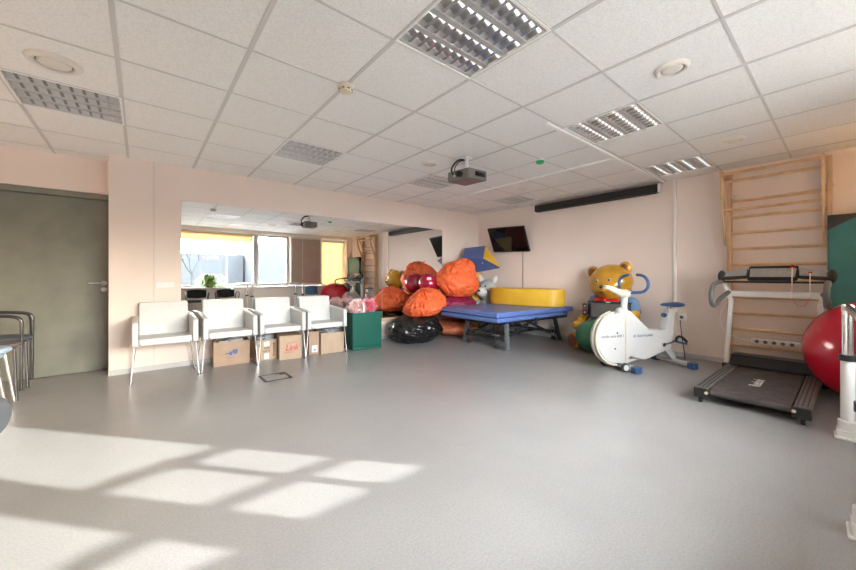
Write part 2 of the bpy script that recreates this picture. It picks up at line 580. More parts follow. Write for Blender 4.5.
h = MB().cyl((.53, -.0, .999), (.53, -.012, .999), .026).tube([(.53, -.01, .999), (.53, -.05, .999), (.50, -.055, .999), (.405, -.055, 1.0)], .009, 12, 1).build('handle', 'steel', d)
MB().cyl((.53, 0, .925), (.53, -.010, .925), .025).box((.53, -.0105, .925), (.006, .004, .016)).build('keyhole_plate', 'steel', d)
# side and screen walls
struct(MB().b2(XW, XW + .2, -1.05, YW + .1, 0, HC + .1).build('wall_right', 'wall', smooth=False), 'pale pink wall with television and projection screen', 'wall')
struct(MB().b2(XL - .2, XL, -1.05, 5.75, 0, HC + .1).build('wall_left', 'wall', smooth=False), 'pink wall beyond the stools', 'wall')
struct(MB().b2(-0.275, 5.6, YW - .012, YW, 0, .058).build('baseboard_back', 'skirt', bevel=.003), 'grey skirting under the mirror wall', 'skirting')
struct(MB().b2(XW - .012, XW, YB, YW, 0, .058).build('baseboard_right', 'skirt', bevel=.003), 'grey skirting under the screen wall', 'skirting')
struct(MB().b2(.1085, .1175, YW - .004, YW + .001, .058, HC).build('trim_2', 'tbar', smooth=False), 'thin vertical joint strip in the pink wall', 'trim')

# window wall
b = MB()
b.b2(XL, XW, -1.03, YB, 0, .745)
b.b2(XL, XW, -1.03, YB, 2.30, HC + .1)
b.b2(3.545, 4.52, -1.03, YB - .02, .8, 2.30)
b.b2(5.40, XW, -1.03, YB, .74, 2.30)
b.b2(XL, .49, -1.03, YB, .74, 2.31)
b.b2(2.53, 2.66, -1.09, -.98, .74, 2.31)
b.b2(3.46, 3.56, -1.06, -.98, .74, 2.31)
struct(b.build('wall_front', 'wallw', smooth=False), 'beige window wall seen in the mirror', 'wall')
struct(MB().b2(XL, 5.40, -.90, YB + .02, .735, .775).build('trim_3', 'winframe', bevel=.006), 'long white window sill', 'sill')
def window(name, x0, x1, bars, label, handle=None):
    w = thing(name, label, 'window', ((x0 + x1) / 2, -.95, .775))
    w['kind'] = 'structure'
    cx = (x0 + x1) / 2
    f = MB()
    a, c = x0 - cx, x1 - cx
    for (p, q) in ((a - .055, a), (c, c + .055)):
        f.b2(p, q, -.035, .035, 0, 1.525)
    f.b2(a, c, -.035, .035, 0, .06)
    f.b2(a, c, -.035, .035, 1.465, 1.525)
    for x in bars:
        f.b2(x - cx - .04, x - cx + .04, -.035, .035, .06, 1.465)
    f.build('window_frame', 'winframe', w, bevel=.006)
    MB().b2(a, c, -.004, .004, .055, 1.47).build('pane', 'glass', w, smooth=False)
    if handle is not None:
        MB().box((handle - cx, .045, .60), (.025, .02, .06)).box((handle - cx, .06, .55), (.018, .016, .12)).build('handle', 'winframe', w, bevel=.004)
    return w
window('window_1', .55, 2.525, [], 'wide fixed window with bright daylight, left in the mirror')
window('window_2', 2.665, 3.45, [], 'narrow window beside the brown blind in the mirror', 2.638)
window('window_3', 4.60, 5.34, [], 'window behind the glowing yellow blind')
t = thing('roller_blind', 'rolled down cream blind strip across top of wide window', 'blind', (0, -.87, 2.06))
b = MB()
b.b2(.5, 2.50, -.001, .001, 0, .235)
b.build('blind_fabric', 'blind', t, smooth=False)
MB().cyl((.5, 0, .232), (2.5, 0, .232), .022).build('roller', 'winframe', t)
MB().b2(.5, 2.5, -.006, .006, -.012, .004).build('bottom_rail', 'brownblind', t)
t = thing('roller_blind', 'closed yellow blind glowing with sun in the mirror', 'blind', (4.89, -.87, .86))
MB().b2(-.33, .49, -.001, .001, -.07, 1.37).build('blind_fabric', 'blind', t, smooth=False)
MB().b2(-.33, .49, -.006, .006, -.082, -.066).build('bottom_rail', 'brownblind', t)
MB().cyl((-.33, 0, 1.37), (.49, 0, 1.37), .022).build('roller', 'winframe', t)
t = thing('roller_blind', 'closed dull brown blind in the mirror', 'blind', (4.02, -.735, .86))
MB().b2(-.45, .44, -.002, .002, 0, 1.40).build('blind_fabric', 'brownblind', t, smooth=False)
MB().cyl((-.45, 0, 1.40), (.44, 0, 1.40), .022).build('roller', 'winframe', t)
MB().cyl((-.13, .012, .1), (-.13, .012, 1.39), .004, n=8).build('pull_chain', 'white', t)

# mirror: two sheets and the ledge they stand on
t = thing('wall_mirror', 'long left mirror sheet on the pink wall', 'mirror', (.367, YW, .36), group=None)
MB().b2(0, 2.804, -.006, 0, 0, 1.622).build('mirror_glass', 'mirror', t, smooth=False)
t = thing('wall_mirror', 'shorter right mirror sheet behind the bean bags', 'mirror', (3.175, YW, .36))
MB().b2(0, 1.373, -.006, 0, 0, 1.622).build('mirror_glass', 'mirror', t, smooth=False)
struct(MB().b2(.36, 4.55, YW - .025, YW, .31, .36).build('trim_4', 'wood', bevel=.003), 'wooden ledge under the mirror', 'trim')

# ---------------------------------------------------------------- outside
ground = MB().b2(-60, 80, -75, -1.12, -.75, -.65).build('ground', 'asphalt', smooth=False)
struct(ground, 'pale yard outside the windows', 'ground')
def building(name, label, x0, x1, y, h, wins, mt='facade', roof=None):
    t = thing(name, label, 'building', ((x0 + x1) / 2, y, -.65))
    w = (x1 - x0) / 2
    b = MB().b2(-w, w, -8, 0, 0, h)
    if roof:
        b.prism([(roof[0], h), (roof[1], h), ((roof[0] + roof[1]) / 2, h + roof[2])], 7.9, Matrix.Translation((0, 0, 0)) @ Matrix.Rotation(PI / 2, 4, 'X'))
    b.build('wall', mt, t, smooth=False)
    for (a, c, z0, z1) in wins:
        MB().b2(a, c, -.05, .06, z0, z1).build('window', 'facadeglass', t, smooth=False)
    return t
building('building', 'low grey block across the yard, far in the mirror', 2, 9.0, -34, 4.15, [(-2.5, -1.3, .8, 2.3), (.6, 1.9, .8, 2.3)])
building('building', 'pale gabled building with dark windows across the yard', 9.2, 21.5, -31, 4.55, [(-.2, 1.6, .5, 2.7), (3.6, 5.4, .5, 2.7)], 'facadel', (-6.0, -2.2, 1.15))
building('building', 'long grey block seen through the narrow window', 21.8, 34.0, -36, 4.7, [(-4, -2, 1, 3), (0, 2, 1, 3)])
t = thing('lamp_post', 'tall pale street lamp behind the wide window', 'lamp post', (5.35, -22.0, -.65))
MB().cyl((0, 0, 0), (0, 0, 5.9), .09, .06, 12).build('post', 'facadel', t)
MB().ell((.15, 0, 6.0), (.42, .2, .12), n=16).ell((-.55, 0, 5.45), (.3, .15, .1), n=16).tube([(0, 0, 5.3), (-.3, 0, 5.45), (-.5, 0, 5.45)], .03).build('lamp_head', 'facade', t)
def bare_tree(label, x, y, h, seed):
    rnd = random.Random(seed)
    b = MB()
    def grow(p, d, l, r, k):
        q = p + d * l
        b.tube([p, (p + q) / 2 + Vector((rnd.uniform(-1, 1), rnd.uniform(-1, 1), 0)) * l * .05, q], [r, r * .7], 6 if k < 2 else 4)
        if k >= 5: return
        for _ in range(3 if k < 4 else 2):
            nd = (d + Vector((rnd.uniform(-1, 1), rnd.uniform(-1, 1), rnd.uniform(-.25, .7))) * .75).normalized()
            grow(q, nd, l * rnd.uniform(.6, .8), r * .62, k + 1)
    grow(Vector((0, 0, 0)), Vector((0, 0, 1)), h * .33, .11, 0)
    o = b.build('bare_tree', 'bark', None, loc=(x, y, -.65))
    return tag(o, label, 'tree')
bare_tree('bare winter tree left of the street lamp in the mirror', 3.2, -24.0, 5.6, 3)
bare_tree('bare winter tree behind the narrow window in the mirror', 15.0, -28.0, 5.4, 5)

# ================================================================ CEILING FITTINGS
def lamp(i, j, label):
    x0, x1, y0, y1 = cell(i, j)
    cx, cy = (x0 + x1) / 2, (y0 + y1) / 2
    t = thing('ceiling_lamp', label, 'ceiling lamp', (cx, cy, HC), PI / 2)
    a = .300
    k = .287
    f = MB()
    for sx in (-1, 1):
        f.b2(sx * k, sx * a, -a, a, -.006, .075)
        f.b2(-k, k, sx * k, sx * a, -.006, .075)
    f.build('frame', 'tbarw', t)
    MB().b2(-a, a, -a, a, .075, .09).build('housing', 'housing', t)
    # four cells running along y; parabolic dividers and cross blades
    w = 2 * k / 4
    dv = MB()
    for c in range(5):
        x = -k + c * w
        hw = .017
        dv.prism([(x - hw if c else x, .0), (x + hw if c < 4 else x, .0), (x + (.006 if c < 4 else 0), .055), (x - (.006 if c else 0), .055)], 2 * k + .024,
                 Matrix.Translation((0, k + .012, 0)) @ Matrix.Rotation(PI / 2, 4, 'X'))
    dv.build('divider', 'louvrem', t, smooth=False)
    lv = MB()
    for c in range(4):
        for q in range(0, 10):
            y = -k + q * 2 * k / 9
            lv.prism([(y - .009, .004), (y + .009, .004), (y + .001, .045), (y - .001, .045)], w - .034,
                     Matrix.Translation((-k + c * w + .017, 0, 0)) @ Matrix(((0, 0, 1, 0), (1, 0, 0, 0), (0, 1, 0, 0), (0, 0, 0, 1))))
    lv.build('louvre', 'louvre', t, smooth=False)
    for c in range(4):
        x = -k + (c + .5) * w
        MB().cyl((x, -k + .01, .060), (x, k - .01, .060), .008, n=12).build('lamp_tube', 'tube', t)
    return t
lamp(*LAMPS[4], 'silver louvre lamp in the ceiling nearest the camera, largest of all')
lamp(*LAMPS[0], 'silver louvre lamp in the ceiling at the left edge, over the door')
lamp(*LAMPS[1], 'silver louvre lamp in the ceiling above the white armchairs')
lamp(*LAMPS[2], 'silver louvre lamp just behind the projector')
lamp(*LAMPS[3], 'small silver louvre lamp in the far ceiling corner by the television')
lamp(*LAMPS[5], 'silver louvre lamp beside the start of the white cable channel')
lamp(*LAMPS[6], 'silver louvre lamp close to the wall bars')
def vent(x, y, label, k=.74):
    t = thing('air_vent', label, 'air vent', (x, y, HC))
    t.scale = (k, k, 1)
    MB().lathe([(.085, .0), (.088, -.016), (.105, -.020), (.125, -.010), (.130, .0)], n=40).build('rim', 'ventw', t)
    MB().lathe([(0, -.020), (.05, -.019), (.072, -.014), (.078, -.006), (.07, .0), (0, .0)], n=36).build('disc', 'ventw', t)
    MB().lathe([(.0, -.0008), (.09, -.0008)], n=36).build('throat', 'blackm', t)
vent(-.4116, 3.1147, 'round cream air vent beside the left edge lamp', 1.0)
vent(2.5884, .7147, 'round white air vent in the ceiling beside the cable channel lamp')
vent(4.3884, .7147, 'round white air vent between the far lamp and the wall bars')
vent(2.5884, 3.1147, 'round white air vent next to the projector')
vent(4.3884, 3.1147, 'round white air vent near the far corner lamp')
t = thing('smoke_detector', 'small ivory smoke detector on the ceiling grid', 'smoke detector', (1.0884, 2.2147, HC))
MB().lathe([(0, -.05), (.03, -.05), (.042, -.043), (.047, -.025), (.056, -.02), (.056, 0), (0, 0)], n=32).build('body', 'ivory', t)
b = MB()
for k in range(8):
    a = k * PI / 4
    b.box((.0455 * math.cos(a), .0455 * math.sin(a), -.034), (.006, .016, .006), (0, 0, a))
b.build('slots', 'blackm', t)
t = thing('alarm_sounder', 'small green domed sounder on the ceiling', 'alarm', (3.4884, 2.2347, HC))
MB().lathe([(0, -.045), (.03, -.042), (.045, -.03), (.048, -.012), (0, -.012)], n=28).build('dome', 'greenp', t)
MB().lathe([(0, -.012), (.053, -.012), (.053, 0), (0, 0)], n=28).build('base', 'white', t)

tag(MB().b2(2.66, XW - .002, 1.630, 1.660, HC - .022, HC - .004).build('cable_channel', 'tbarw', bevel=.002), 'long white cable channel on the ceiling to the screen wall', 'cable channel')
tag(MB().b2(4.020, 4.045, 1.661, YW - .002, HC - .022, HC - .004).build('cable_channel', 'tbarw', bevel=.002), 'white cable channel crossing the ceiling behind the projector', 'cable channel')
tag(MB().b2(XW - .022, XW - .0005, 1.496, 1.530, .60, HC - .006).build('cable_channel', 'white', bevel=.002), 'white vertical cable channel on the wall beside the exercise bike', 'cable channel')

# projector
t = thing('projector', 'grey projector hanging from the ceiling on a bracket', 'projector', (2.80, 2.72, HC))
pz = 2.135 - HC
ang = math.atan2(2.885 - 2.585, 0)
cs = [(2.690, 2.585), (2.955, 2.560), (2.925, 2.865), (2.655, 2.875)]
cs = [(x - 2.80, y - 2.72) for x, y in cs]
b = MB()
b.hull([(x, y, pz) for x, y in cs] + [(x, y, pz + .105) for x, y in cs])
b.build('body', 'projgrey', t, bevel=.008)
MB().hull([(x * .95, y * .95, pz - .004) for x, y in cs] + [(x * .95, y * .95, pz + .002) for x, y in cs]).build('underside', 'projunder', t)
b = MB()
for k in range(7):
    b.b2(-.02 + k * .022, -.008 + k * .022, -.163, -.150, pz + .03, pz + .075)
b.build('grille', 'black', t)
MB().cyl((-.125, -.03, pz + .05), (-.165, -.03, pz + .05), .034).cyl((-.16, -.03, pz + .05), (-.168, -.03, pz + .05), .026).build('lens', 'black', t)
MB().cyl((-.1, .05, pz + .045), (-.150, .05, pz + .045), .012).build('focus_knob', 'ivory', t)
MB().cyl((0, .0, 0), (0, .0, pz + .1), .02).b2(-.05, .05, -.05, .05, -.012, 0).b2(-.09, .09, -.02, .02, pz + .1, pz + .118).build('mount', 'white', t)
MB().tube([(-.02, .02, -.02), (-.10, .02, -.03), (-.17, .04, -.10), (-.19, .05, -.17), (-.16, .05, -.2)], .011, 10, 2).tube([(-.03, .0, -.03), (-.12, .0, -.06), (-.18, .02, -.15), (-.15, .0, -.21)], .006, 8, 2).build('cables', 'black', t)

# ================================================================ SCREEN WALL
t = thing('projection_screen', 'long black projection screen case high on the wall', 'projection screen', (XW, 2.666, 2.30))
MB().b2(-.105, -.002, -.975, .975, -.058, .058).build('case', 'black', t, bevel=.012)
for s_ in (-1, 1):
    MB().b2(-.108, -.001, s_ * .975, s_ * .992, -.062, .062).build('end_cap', 'white', t, bevel=.006)
MB().b2(-.075, -.03, -.95, .95, -.068, -.058).build('screen_bar', 'blackm', t)

# television on its tilted arm
bl, br = Vector((5.50, 4.585, 1.560)), Vector((5.555, 3.775, 1.532))
rt = (br - bl)
wd = rt.length
ex = rt.normalized()
upv = Vector((-.235, 0.0, .445))
ey = (upv - ex * upv.dot(ex)).normalized()
ez = ex.cross(ey)              # outward, to the viewer
t = thing('television', 'black flat television tilted down from the wall', 'television', tuple((bl + br) / 2))
mt = Matrix((ex, ey, ez)).transposed().to_4x4()
b = MB(); b.box((0, .255, -.018), (wd, .51, .036)); o = b.build('case', 'black', t, bevel=.006); o.matrix_local = mt
b = MB(); b.box((0, .258, .0008), (wd - .03, .475, .002)); o = b.build('screen', 'screen', t); o.matrix_local = mt
b = MB(); b.box((0, .25, -.05), (.25, .22, .04)); o = b.build('back_plate', 'blackm', t); o.matrix_local = mt
p = (bl + br) / 2
MB().tube([(XW - p.x, -.05, .27), (.02, -.02, .28), (-.10, 0, .27)], .02).b2(XW - p.x - .02, XW - p.x - .001, -.12, .02, .15, .38).build('wall_arm', 'blackm', t)
tag(MB().tube([(XW - .006, 3.955, 1.54), (XW - .006, 3.957, 1.2), (XW - .006, 3.955, .62), (XW - .006, 3.955, .30)], .004, 8).build('television_cable', 'black'), 'thin black cable hanging below the television', 'cable')
# wall sockets and switch
t = thing('wall_socket', 'white double wall socket low behind the exercise bike', 'socket', (XW, 1.43, .53))
MB().b2(-.04, -.0005, -.045, .045, -.042, .042).build('box', 'white', t, bevel=.006)
MB().cyl((-.04, 0, 0), (-.0415, 0, 0), .022).build('outlet', 'greyplastic', t)
t = thing('light_switch', 'pale triple light switch plate left of the mirror', 'light switch', (.215, YW, .975))
MB().b2(-.085, .085, -.009, -.0005, -.032, .032).build('plate', 'paper', t, bevel=.003)
for k in (-1, 0, 1):
    MB().b2(k * .055 - .023, k * .055 + .023, -.013, -.008, -.022, .022).build('rocker', 'white', t, bevel=.002)

# ================================================================ WHITE ARMCHAIRS
def armchair(label):
    t = thing('armchair', label, 'armchair', group='white armchairs along the mirror wall')
    # local: x across, front is -y, origin on the floor under the middle
    b = MB()
    b.hull([(-.225, -.26, .375), (.225, -.26, .375), (-.225, .20, .365), (.225, .20, .365),
            (-.225, -.26, .445), (.225, -.26, .445), (-.225, .20, .430), (.225, .20, .430)])
    b.build('seat', 'leather', t, bevel=.022, bseg=4)
    b = MB()
    b.hull([(-.222, .165, .40), (.222, .165, .40), (-.222, .225, .40), (.222, .225, .40),
            (-.222, .235, .785), (.222, .235, .785), (-.222, .280, .785), (.222, .280, .785)])
    b.build('backrest', 'leather', t, bevel=.018, bseg=4)
    for s_ in (-1, 1):
        b = MB()
        x0, x1 = s_ * .226, s_ * .276
        b.hull([(x0, -.275, .37), (x1, -.275, .37), (x0, .22, .37), (x1, .22, .37),
                (x0, -.275, .615), (x1, -.275, .615), (x0, .255, .645), (x1, .255, .645)])
        b.build('armrest', 'leather', t, bevel=.02, bseg=4)
        fx = s_ * .285
        MB().tube([(s_ * .255, -.235, .372), (fx, -.245, .012), (fx, .245, .012), (s_ * .245, .20, .368)], .0085, 12, 0).build('sled_leg', 'chrome', t)
        MB().cyl((fx, -.225, 0), (fx, -.225, .016), .011, n=12).cyl((fx, .22, 0), (fx, .22, .016), .011, n=12).build('glide', 'black', t)
    MB().cyl((-.245, -.1, .362), (.245, -.1, .362), .008).cyl((-.245, .15, .358), (.245, .15, .358), .008).build('crossbar', 'chrome', t)
    return t
c1 = armchair('white armchair nearest the door, no box beneath it')
c1.location = (.205, 4.775, 0)
dup(c1, (.80, 4.78, 0), 0, 'white armchair above the box with the blue print')
dup(c1, (1.385, 4.785, 0), R(-1), 'white armchair above the box with the red print')
dup(c1, (1.968, 4.79, 0), R(-1.5), 'white armchair beside the green cube')

# ================================================================ BOXES UNDER THE CHAIRS
def carton(label, c, d, rz, m='card', flaps=(), thick=.005):
    t = thing('cardboard_box', label, 'cardboard box', (c[0], c[1], 0), rz, 'cartons under the white armchairs')
    w, l, h = d[0] / 2, d[1] / 2, d[2]
    b = MB()
    b.b2(-w, w, -l, l, 0, thick)
    b.b2(-w, w, -l, -l + thick, thick, h).b2(-w, w, l - thick, l, thick, h)
    b.b2(-w, -w + thick, -l + thick, l - thick, thick, h).b2(w - thick, w, -l + thick, l - thick, thick, h)
    b.build('body', m, t, smooth=False)
    for f in flaps:
        b = MB()
        if f == 'back':
            b.hull([(-w, l - thick, h), (w, l - thick, h), (-w, l, h), (w, l, h), (-w, l + .02, h + .045), (w, l + .02, h + .045), (-w, l + .025, h + .045), (w, l + .025, h + .045)])
        elif f == 'front':
            b.hull([(-w, -l, h), (w, -l, h), (-w, -l + thick, h), (w, -l + thick, h), (-w, -l + .05, h + .035), (w, -l + .05, h + .035), (-w, -l + .054, h + .03), (w, -l + .054, h + .03)])
        elif f == 'left':
            b.hull([(-w, -l, h), (-w, l, h), (-w + thick, -l, h), (-w + thick, l, h), (-w + .03, -l, h + .05), (-w + .03, l, h + .05), (-w + .035, -l, h + .05), (-w + .035, l, h + .05)])
        elif f == 'right':
            b.hull([(w, -l, h), (w, l, h), (w - thick, -l, h), (w - thick, l, h), (w - .03, -l, h + .05), (w - .03, l, h + .05), (w - .035, -l, h + .05), (w - .035, l, h + .05)])
        elif f == 'closed':
            b.b2(-w, w, -l, l, h, h + thick)
        b.build('flap', m, t, smooth=False)
    return t
def bag_in(label, c, r, seed):
    o = MB().ell((0, 0, 0), r, n=28, nz=.5, ns=5, seed=seed, crease=.15).build('plastic_bag', 'plastic_bag', loc=c, angle=25)
    return tag(o, label, 'plastic bag', 'plastic bags in the cartons')
X1, Y1 = Vector((1, 0, 0)), Vector((0, 0, 1))
# first
t = carton('cardboard box with a blue print under the second armchair', (.86, 4.895), (.385, .23, .285), R(-3), 'card', ('left', 'right'))
b = MB()
b.b2(-.075, -.005, -.1165, -.1155, .135, .150).b2(-.028, .0, -.1165, -.1155, .118, .165).b2(.002, .06, -.1165, -.1155, .142, .185).b2(.015, .05, -.1165, -.1155, .128, .14)
b.build('blue_print', 'blueink', t, smooth=False)
text('small_print', 'TRANSPORT', .014, 'blueink', t, (-.01, -.1158, .09), X1, Y1)
bag_in('grey plastic film in the box with the blue print', (.86, 4.895, .255), (.15, .085, .05), 1)
# second
t = carton('tall narrow box with arrows, under the gap of the armchairs', (1.235, 4.89), (.26, .22, .255), R(6), 'cardl', ())
b = MB()
b.b2(-.095, -.088, -.1115, -.1105, .06, .19).prism([(-.104, .19), (-.079, .19), (-.0915, .215)], .001, Matrix.Translation((0, -.1105, 0)) @ Matrix.Rotation(PI / 2, 4, 'X'))
b.b2(.088, .095, -.1115, -.1105, .06, .19).prism([(.079, .19), (.104, .19), (.0915, .215)], .001, Matrix.Translation((0, -.1105, 0)) @ Matrix.Rotation(PI / 2, 4, 'X'))
b.b2(-.106, -.077, -.1115, -.1105, .045, .053).b2(.077, .106, -.1115, -.1105, .045, .053)
b.build('arrow_print', 'blackink', t, smooth=False)
text('box_print', 'THIS', .034, 'blackink', t, (.0, -.1108, .150), X1, Y1, space=1.05)
text('box_print', 'SIDE UP', .026, 'blackink', t, (.0, -.1108, .112), X1, Y1, space=1.05)
MB().b2(-.035, .035, -.1116, -.1106, .175, .235).b2(-.03, .03, -.1116, -.1106, .012, .085).build('white_tape', 'paper', t, smooth=False)
bag_in('crumpled grey film on top of the box with arrows', (1.235, 4.89, .25), (.115, .085, .06), 2)
# third
t = carton('cardboard box with a red script print under the third armchair', (1.525, 4.80), (.275, .34, .30), R(-7), 'cardl', ('closed', 'back'))
text('red_print', 'Link', .105, 'redink', t, (.01, -.1712, .145), X1, Y1, shear=.25, space=.92)
b = MB()
b.tube([(-.065, -.1708, .185), (-.04, -.1708, .205), (.01, -.1708, .217), (.075, -.1708, .218)], .0035, 6, 2)
b.tube([(-.085, -.1708, .085), (-.03, -.1708, .092), (.04, -.1708, .093)], .0035, 6, 2)
b.build('red_stroke', 'redink', t)
# fourth
t = carton('narrow box with a white label under the fourth armchair', (1.865, 4.86), (.135, .32, .315), R(-9), 'card', ('left',))
MB().b2(-.03, .045, -.1612, -.1604, .03, .125).build('paper_label', 'paper', t, smooth=False)
MB().b2(-.005, .02, -.1618, -.161, .05, .075).build('label_mark', 'blueink', t, smooth=False)
# fifth
t = carton('wide open box without print beside the green cube', (2.085, 4.78), (.335, .30, .285), R(-2), 'cardl', ())
MB().b2(-.002, .001, -.1508, -.1498, .01, .28).build('seam', 'card', t, smooth=False)
b = MB()
bag_in('grey crumpled film in the wide open box', (2.085, 4.78, .275), (.14, .12, .062), 4)

# floor outlet hatch
t = thing('floor_hatch', 'rectangular metal floor hatch in the concrete', 'floor hatch', (1.1075, 3.908, 0))
b = MB()
w, l = .137, .137
for s_ in (-1, 1):
    b.b2(s_ * w, s_ * (w - .024), -l, l, 0, .003)
    b.b2(-w, w, s_ * l, s_ * (l - .024), 0, .003)
b.build('frame', 'darkmetal', t, smooth=False)
MB().b2(-w + .018, w - .018, -l + .018, l - .018, 0, .002).build('cover', 'floor', t, smooth=False)
MB().b2(w - .075, w - .02, l - .09, l - .02, .002, .004).build('cable_flap', 'darkmetal', t, smooth=False)

# ================================================================ GREEN CUBE WITH POMPOMS
t = thing('foam_box', 'dark green vinyl cube box filled with tissue pompoms', 'box', (2.595, 4.735, 0), R(-2))
b = MB()
w, l, h, k = .238, .19, .54, .03
b.b2(-w, w, -l, l, 0, .04)
b.b2(-w, w, -l, -l + k, .04, h).b2(-w, w, l - k, l, .04, h).b2(-w, -w + k, -l + k, l - k, .04, h).b2(w - k, w, -l + k, l - k, .04, h)
b.build('body', 'green', t, bevel=.008)
def pompom(name, label, c, r, m, seed, n=230):
    rnd = random.Random(seed)
    b = MB()
    for _ in range(n):
        d = Vector((rnd.gauss(0, 1), rnd.gauss(0, 1), rnd.gauss(0, 1))).normalized()
        u = d.orthogonal().normalized()
        u.rotate(Matrix.Rotation(rnd.uniform(0, 6.28), 3, d))
        v = d.cross(u)
        p0 = d * r * .35
        wd_ = r * rnd.uniform(.14, .34)
        tip = d * r * rnd.uniform(.72, 1.25)
        pts = [p0 - u * wd_ * .3, p0 + u * wd_ * .3,
               tip + u * wd_ + v * rnd.uniform(-.2, .2) * r, tip + d * r * rnd.uniform(-.12, .1) + v * rnd.uniform(-.25, .25) * r,
               tip - u * wd_ + v * rnd.uniform(-.2, .2) * r]
        b.poly(pts)
    b.ell((0, 0, 0), r * .42, n=16)
    o = b.build('tissue_pompom', m, loc=c, smooth=False)
    return tag(o, label, 'pompom', 'tissue pompoms in the green box')
pompom('tissue_pompom', 'bright pink tissue pompom in the green box', (2.70, 4.71, .615), .115, 'pink', 1)
pompom('tissue_pompom', 'pale pink tissue pompom at the left of the green box', (2.50, 4.72, .600), .115, 'palepink', 2)
pompom('tissue_pompom', 'pale blush pompom behind the pink ones', (2.62, 4.80, .60), .105, 'palepink', 3)
pompom('tissue_pompom', 'lilac tissue pompom at the back of the green box', (2.74, 4.83, .615), .09, 'lilac', 4)
pompom('tissue_pompom', 'cream tissue pompom deep in the green box', (2.46, 4.82, .57), .085, 'cream_tissue', 5)
tag(MB().b2(-.012, .012, -.003, .003, -.1, .13).build('paper_strip', 'paper', loc=(2.555, 4.605, .55), smooth=False), 'grey white paper strip upright between the pompoms', 'paper')

# ================================================================ BEAN BAGS AND BALLS
def sack(b, c, r, seed, flat=None, rot=None, pinch=0.0, lump=.10, wr=.018, n=96, wf=5.0, sag=0.0):
    """soft filled sack: low lumps, long radiating folds, pinched towards its tie at the top"""
    m = Matrix.Translation(Vector(c)) @ (Euler(rot).to_matrix().to_4x4() if rot else Matrix())
    off = Vector((seed * 3.7, seed * 1.9, seed * 5.3))
    res = bmesh.ops.create_uvsphere(b.b, u_segments=n, v_segments=n * 2 // 3, radius=1)
    for v in res['verts']:
        p = v.co.copy()
        az = math.atan2(p.y, p.x)
        k = 1 + lump * noise.noise(p * 1.15 + off) + lump * .45 * noise.noise(p * 2.3 + off * 2)
        q = Vector((math.cos(az) * 2.2, math.sin(az) * 2.2, p.z * .8)) + off
        f1 = noise.noise(q * 1.6)
        f2 = noise.noise(p * wf * .55 + off * 3 + Vector((f1, f1, -f1)) * 1.5)
        k -= wr * 2.2 * max(0, 1 - abs(f1) * 5) * max(0, p.z + .35)
        k -= wr * 2.4 * max(0, 1 - abs(f2) * 6)
        k += wr * .35 * noise.noise(p * wf * 1.6 + off)
        t_ = max(0.0, p.z)
        sx = 1 - pinch * t_ ** 1.6
        p = Vector((p.x * r[0] * sx, p.y * r[1] * sx, p.z * r[2] * (1 + pinch * .35 * t_))) * k
        p.z -= sag * (p.x / r[0]) ** 2 * r[2]
        p = m @ p
        if flat is not None and p.z < flat: p.z = flat
        v.co = p
    return b
def bag(label, c, r, m, seed, flat=None, rot=None, **kw):
    t = thing('bean_bag', label, 'bean bag', c, group='bean bags in the corner pile')
    sack(MB_ := MB(), (0, 0, 0), r, seed, None if flat is None else flat - c[2], rot, **kw)
    MB_.build('cover', m, t, angle=75)
    return t
t = bag('shiny black vinyl bean bag on the floor', (3.53, 4.61, .205), (.47, .42, .255), 'blackvinyl', 3, flat=.003, wr=.028, lump=.13, wf=2.6)
t = bag('crumpled orange bean bag lying on the black one', (3.70, 4.55, .615), (.385, .35, .25), 'orange', 12, flat=.425, rot=(R(-6), R(-14), R(10)), pinch=.42, wr=.050, lump=.14, wf=3.4)
MB().ell((-.245, -.235, -.105), .012, n=10).build('snap_button', 'greyplastic', t)
t = bag('big orange bean bag with a folded hood, topmost of the pile', (4.43, 4.54, 1.00), (.42, .38, .325), 'orange', 22, flat=.715, rot=(R(8), R(9), 0), pinch=.22, wr=.045, lump=.10, wf=3.2)
b = MB()
sack(b, (.02, -.13, .20), (.255, .215, .19), 6, None, (R(24), R(8), 0), pinch=.15, wr=.05, lump=.15, n=72, wf=3.0)
b.build('hood', 'orange', t, angle=75)
MB().cyl((.10, -.02, .36), (.11, .0, .40), .012, .008).build('tie', 'maroon', t)
bag('maroon bean bag squeezed below the big orange one', (4.44, 4.56, .52), (.43, .35, .235), 'maroon', 31, wr=.02)
bag('faded orange bean bag on the floor behind the blue table', (4.45, 4.66, .145), (.42, .42, .155), 'orange2', 41, flat=.003, wr=.02)
t = thing('maroon_ball', 'glossy maroon ball held between the orange bags and mirror', 'ball', (4.035, 4.87, .945))
MB().ell((0, 0, 0), .19, n=40).build('ball', 'maroonball', t)
# pale label patch laid on the ball's skin
b = MB()
pts = []
for i in range(7):
    row = []
    for j in range(5):
        az = R(-128) + (i - 3) * .075
        el = R(28) + (j - 2) * .07
        row.append(b.b.verts.new(Vector((math.cos(az) * math.cos(el), math.sin(az) * math.cos(el), math.sin(el))) * .1912))
    pts.append(row)
for i in range(6):
    for j in range(4):
        b.b.faces.new((pts[i][j], pts[i + 1][j], pts[i + 1][j + 1], pts[i][j + 1]))
b.build('label_patch', 'lilac', t)

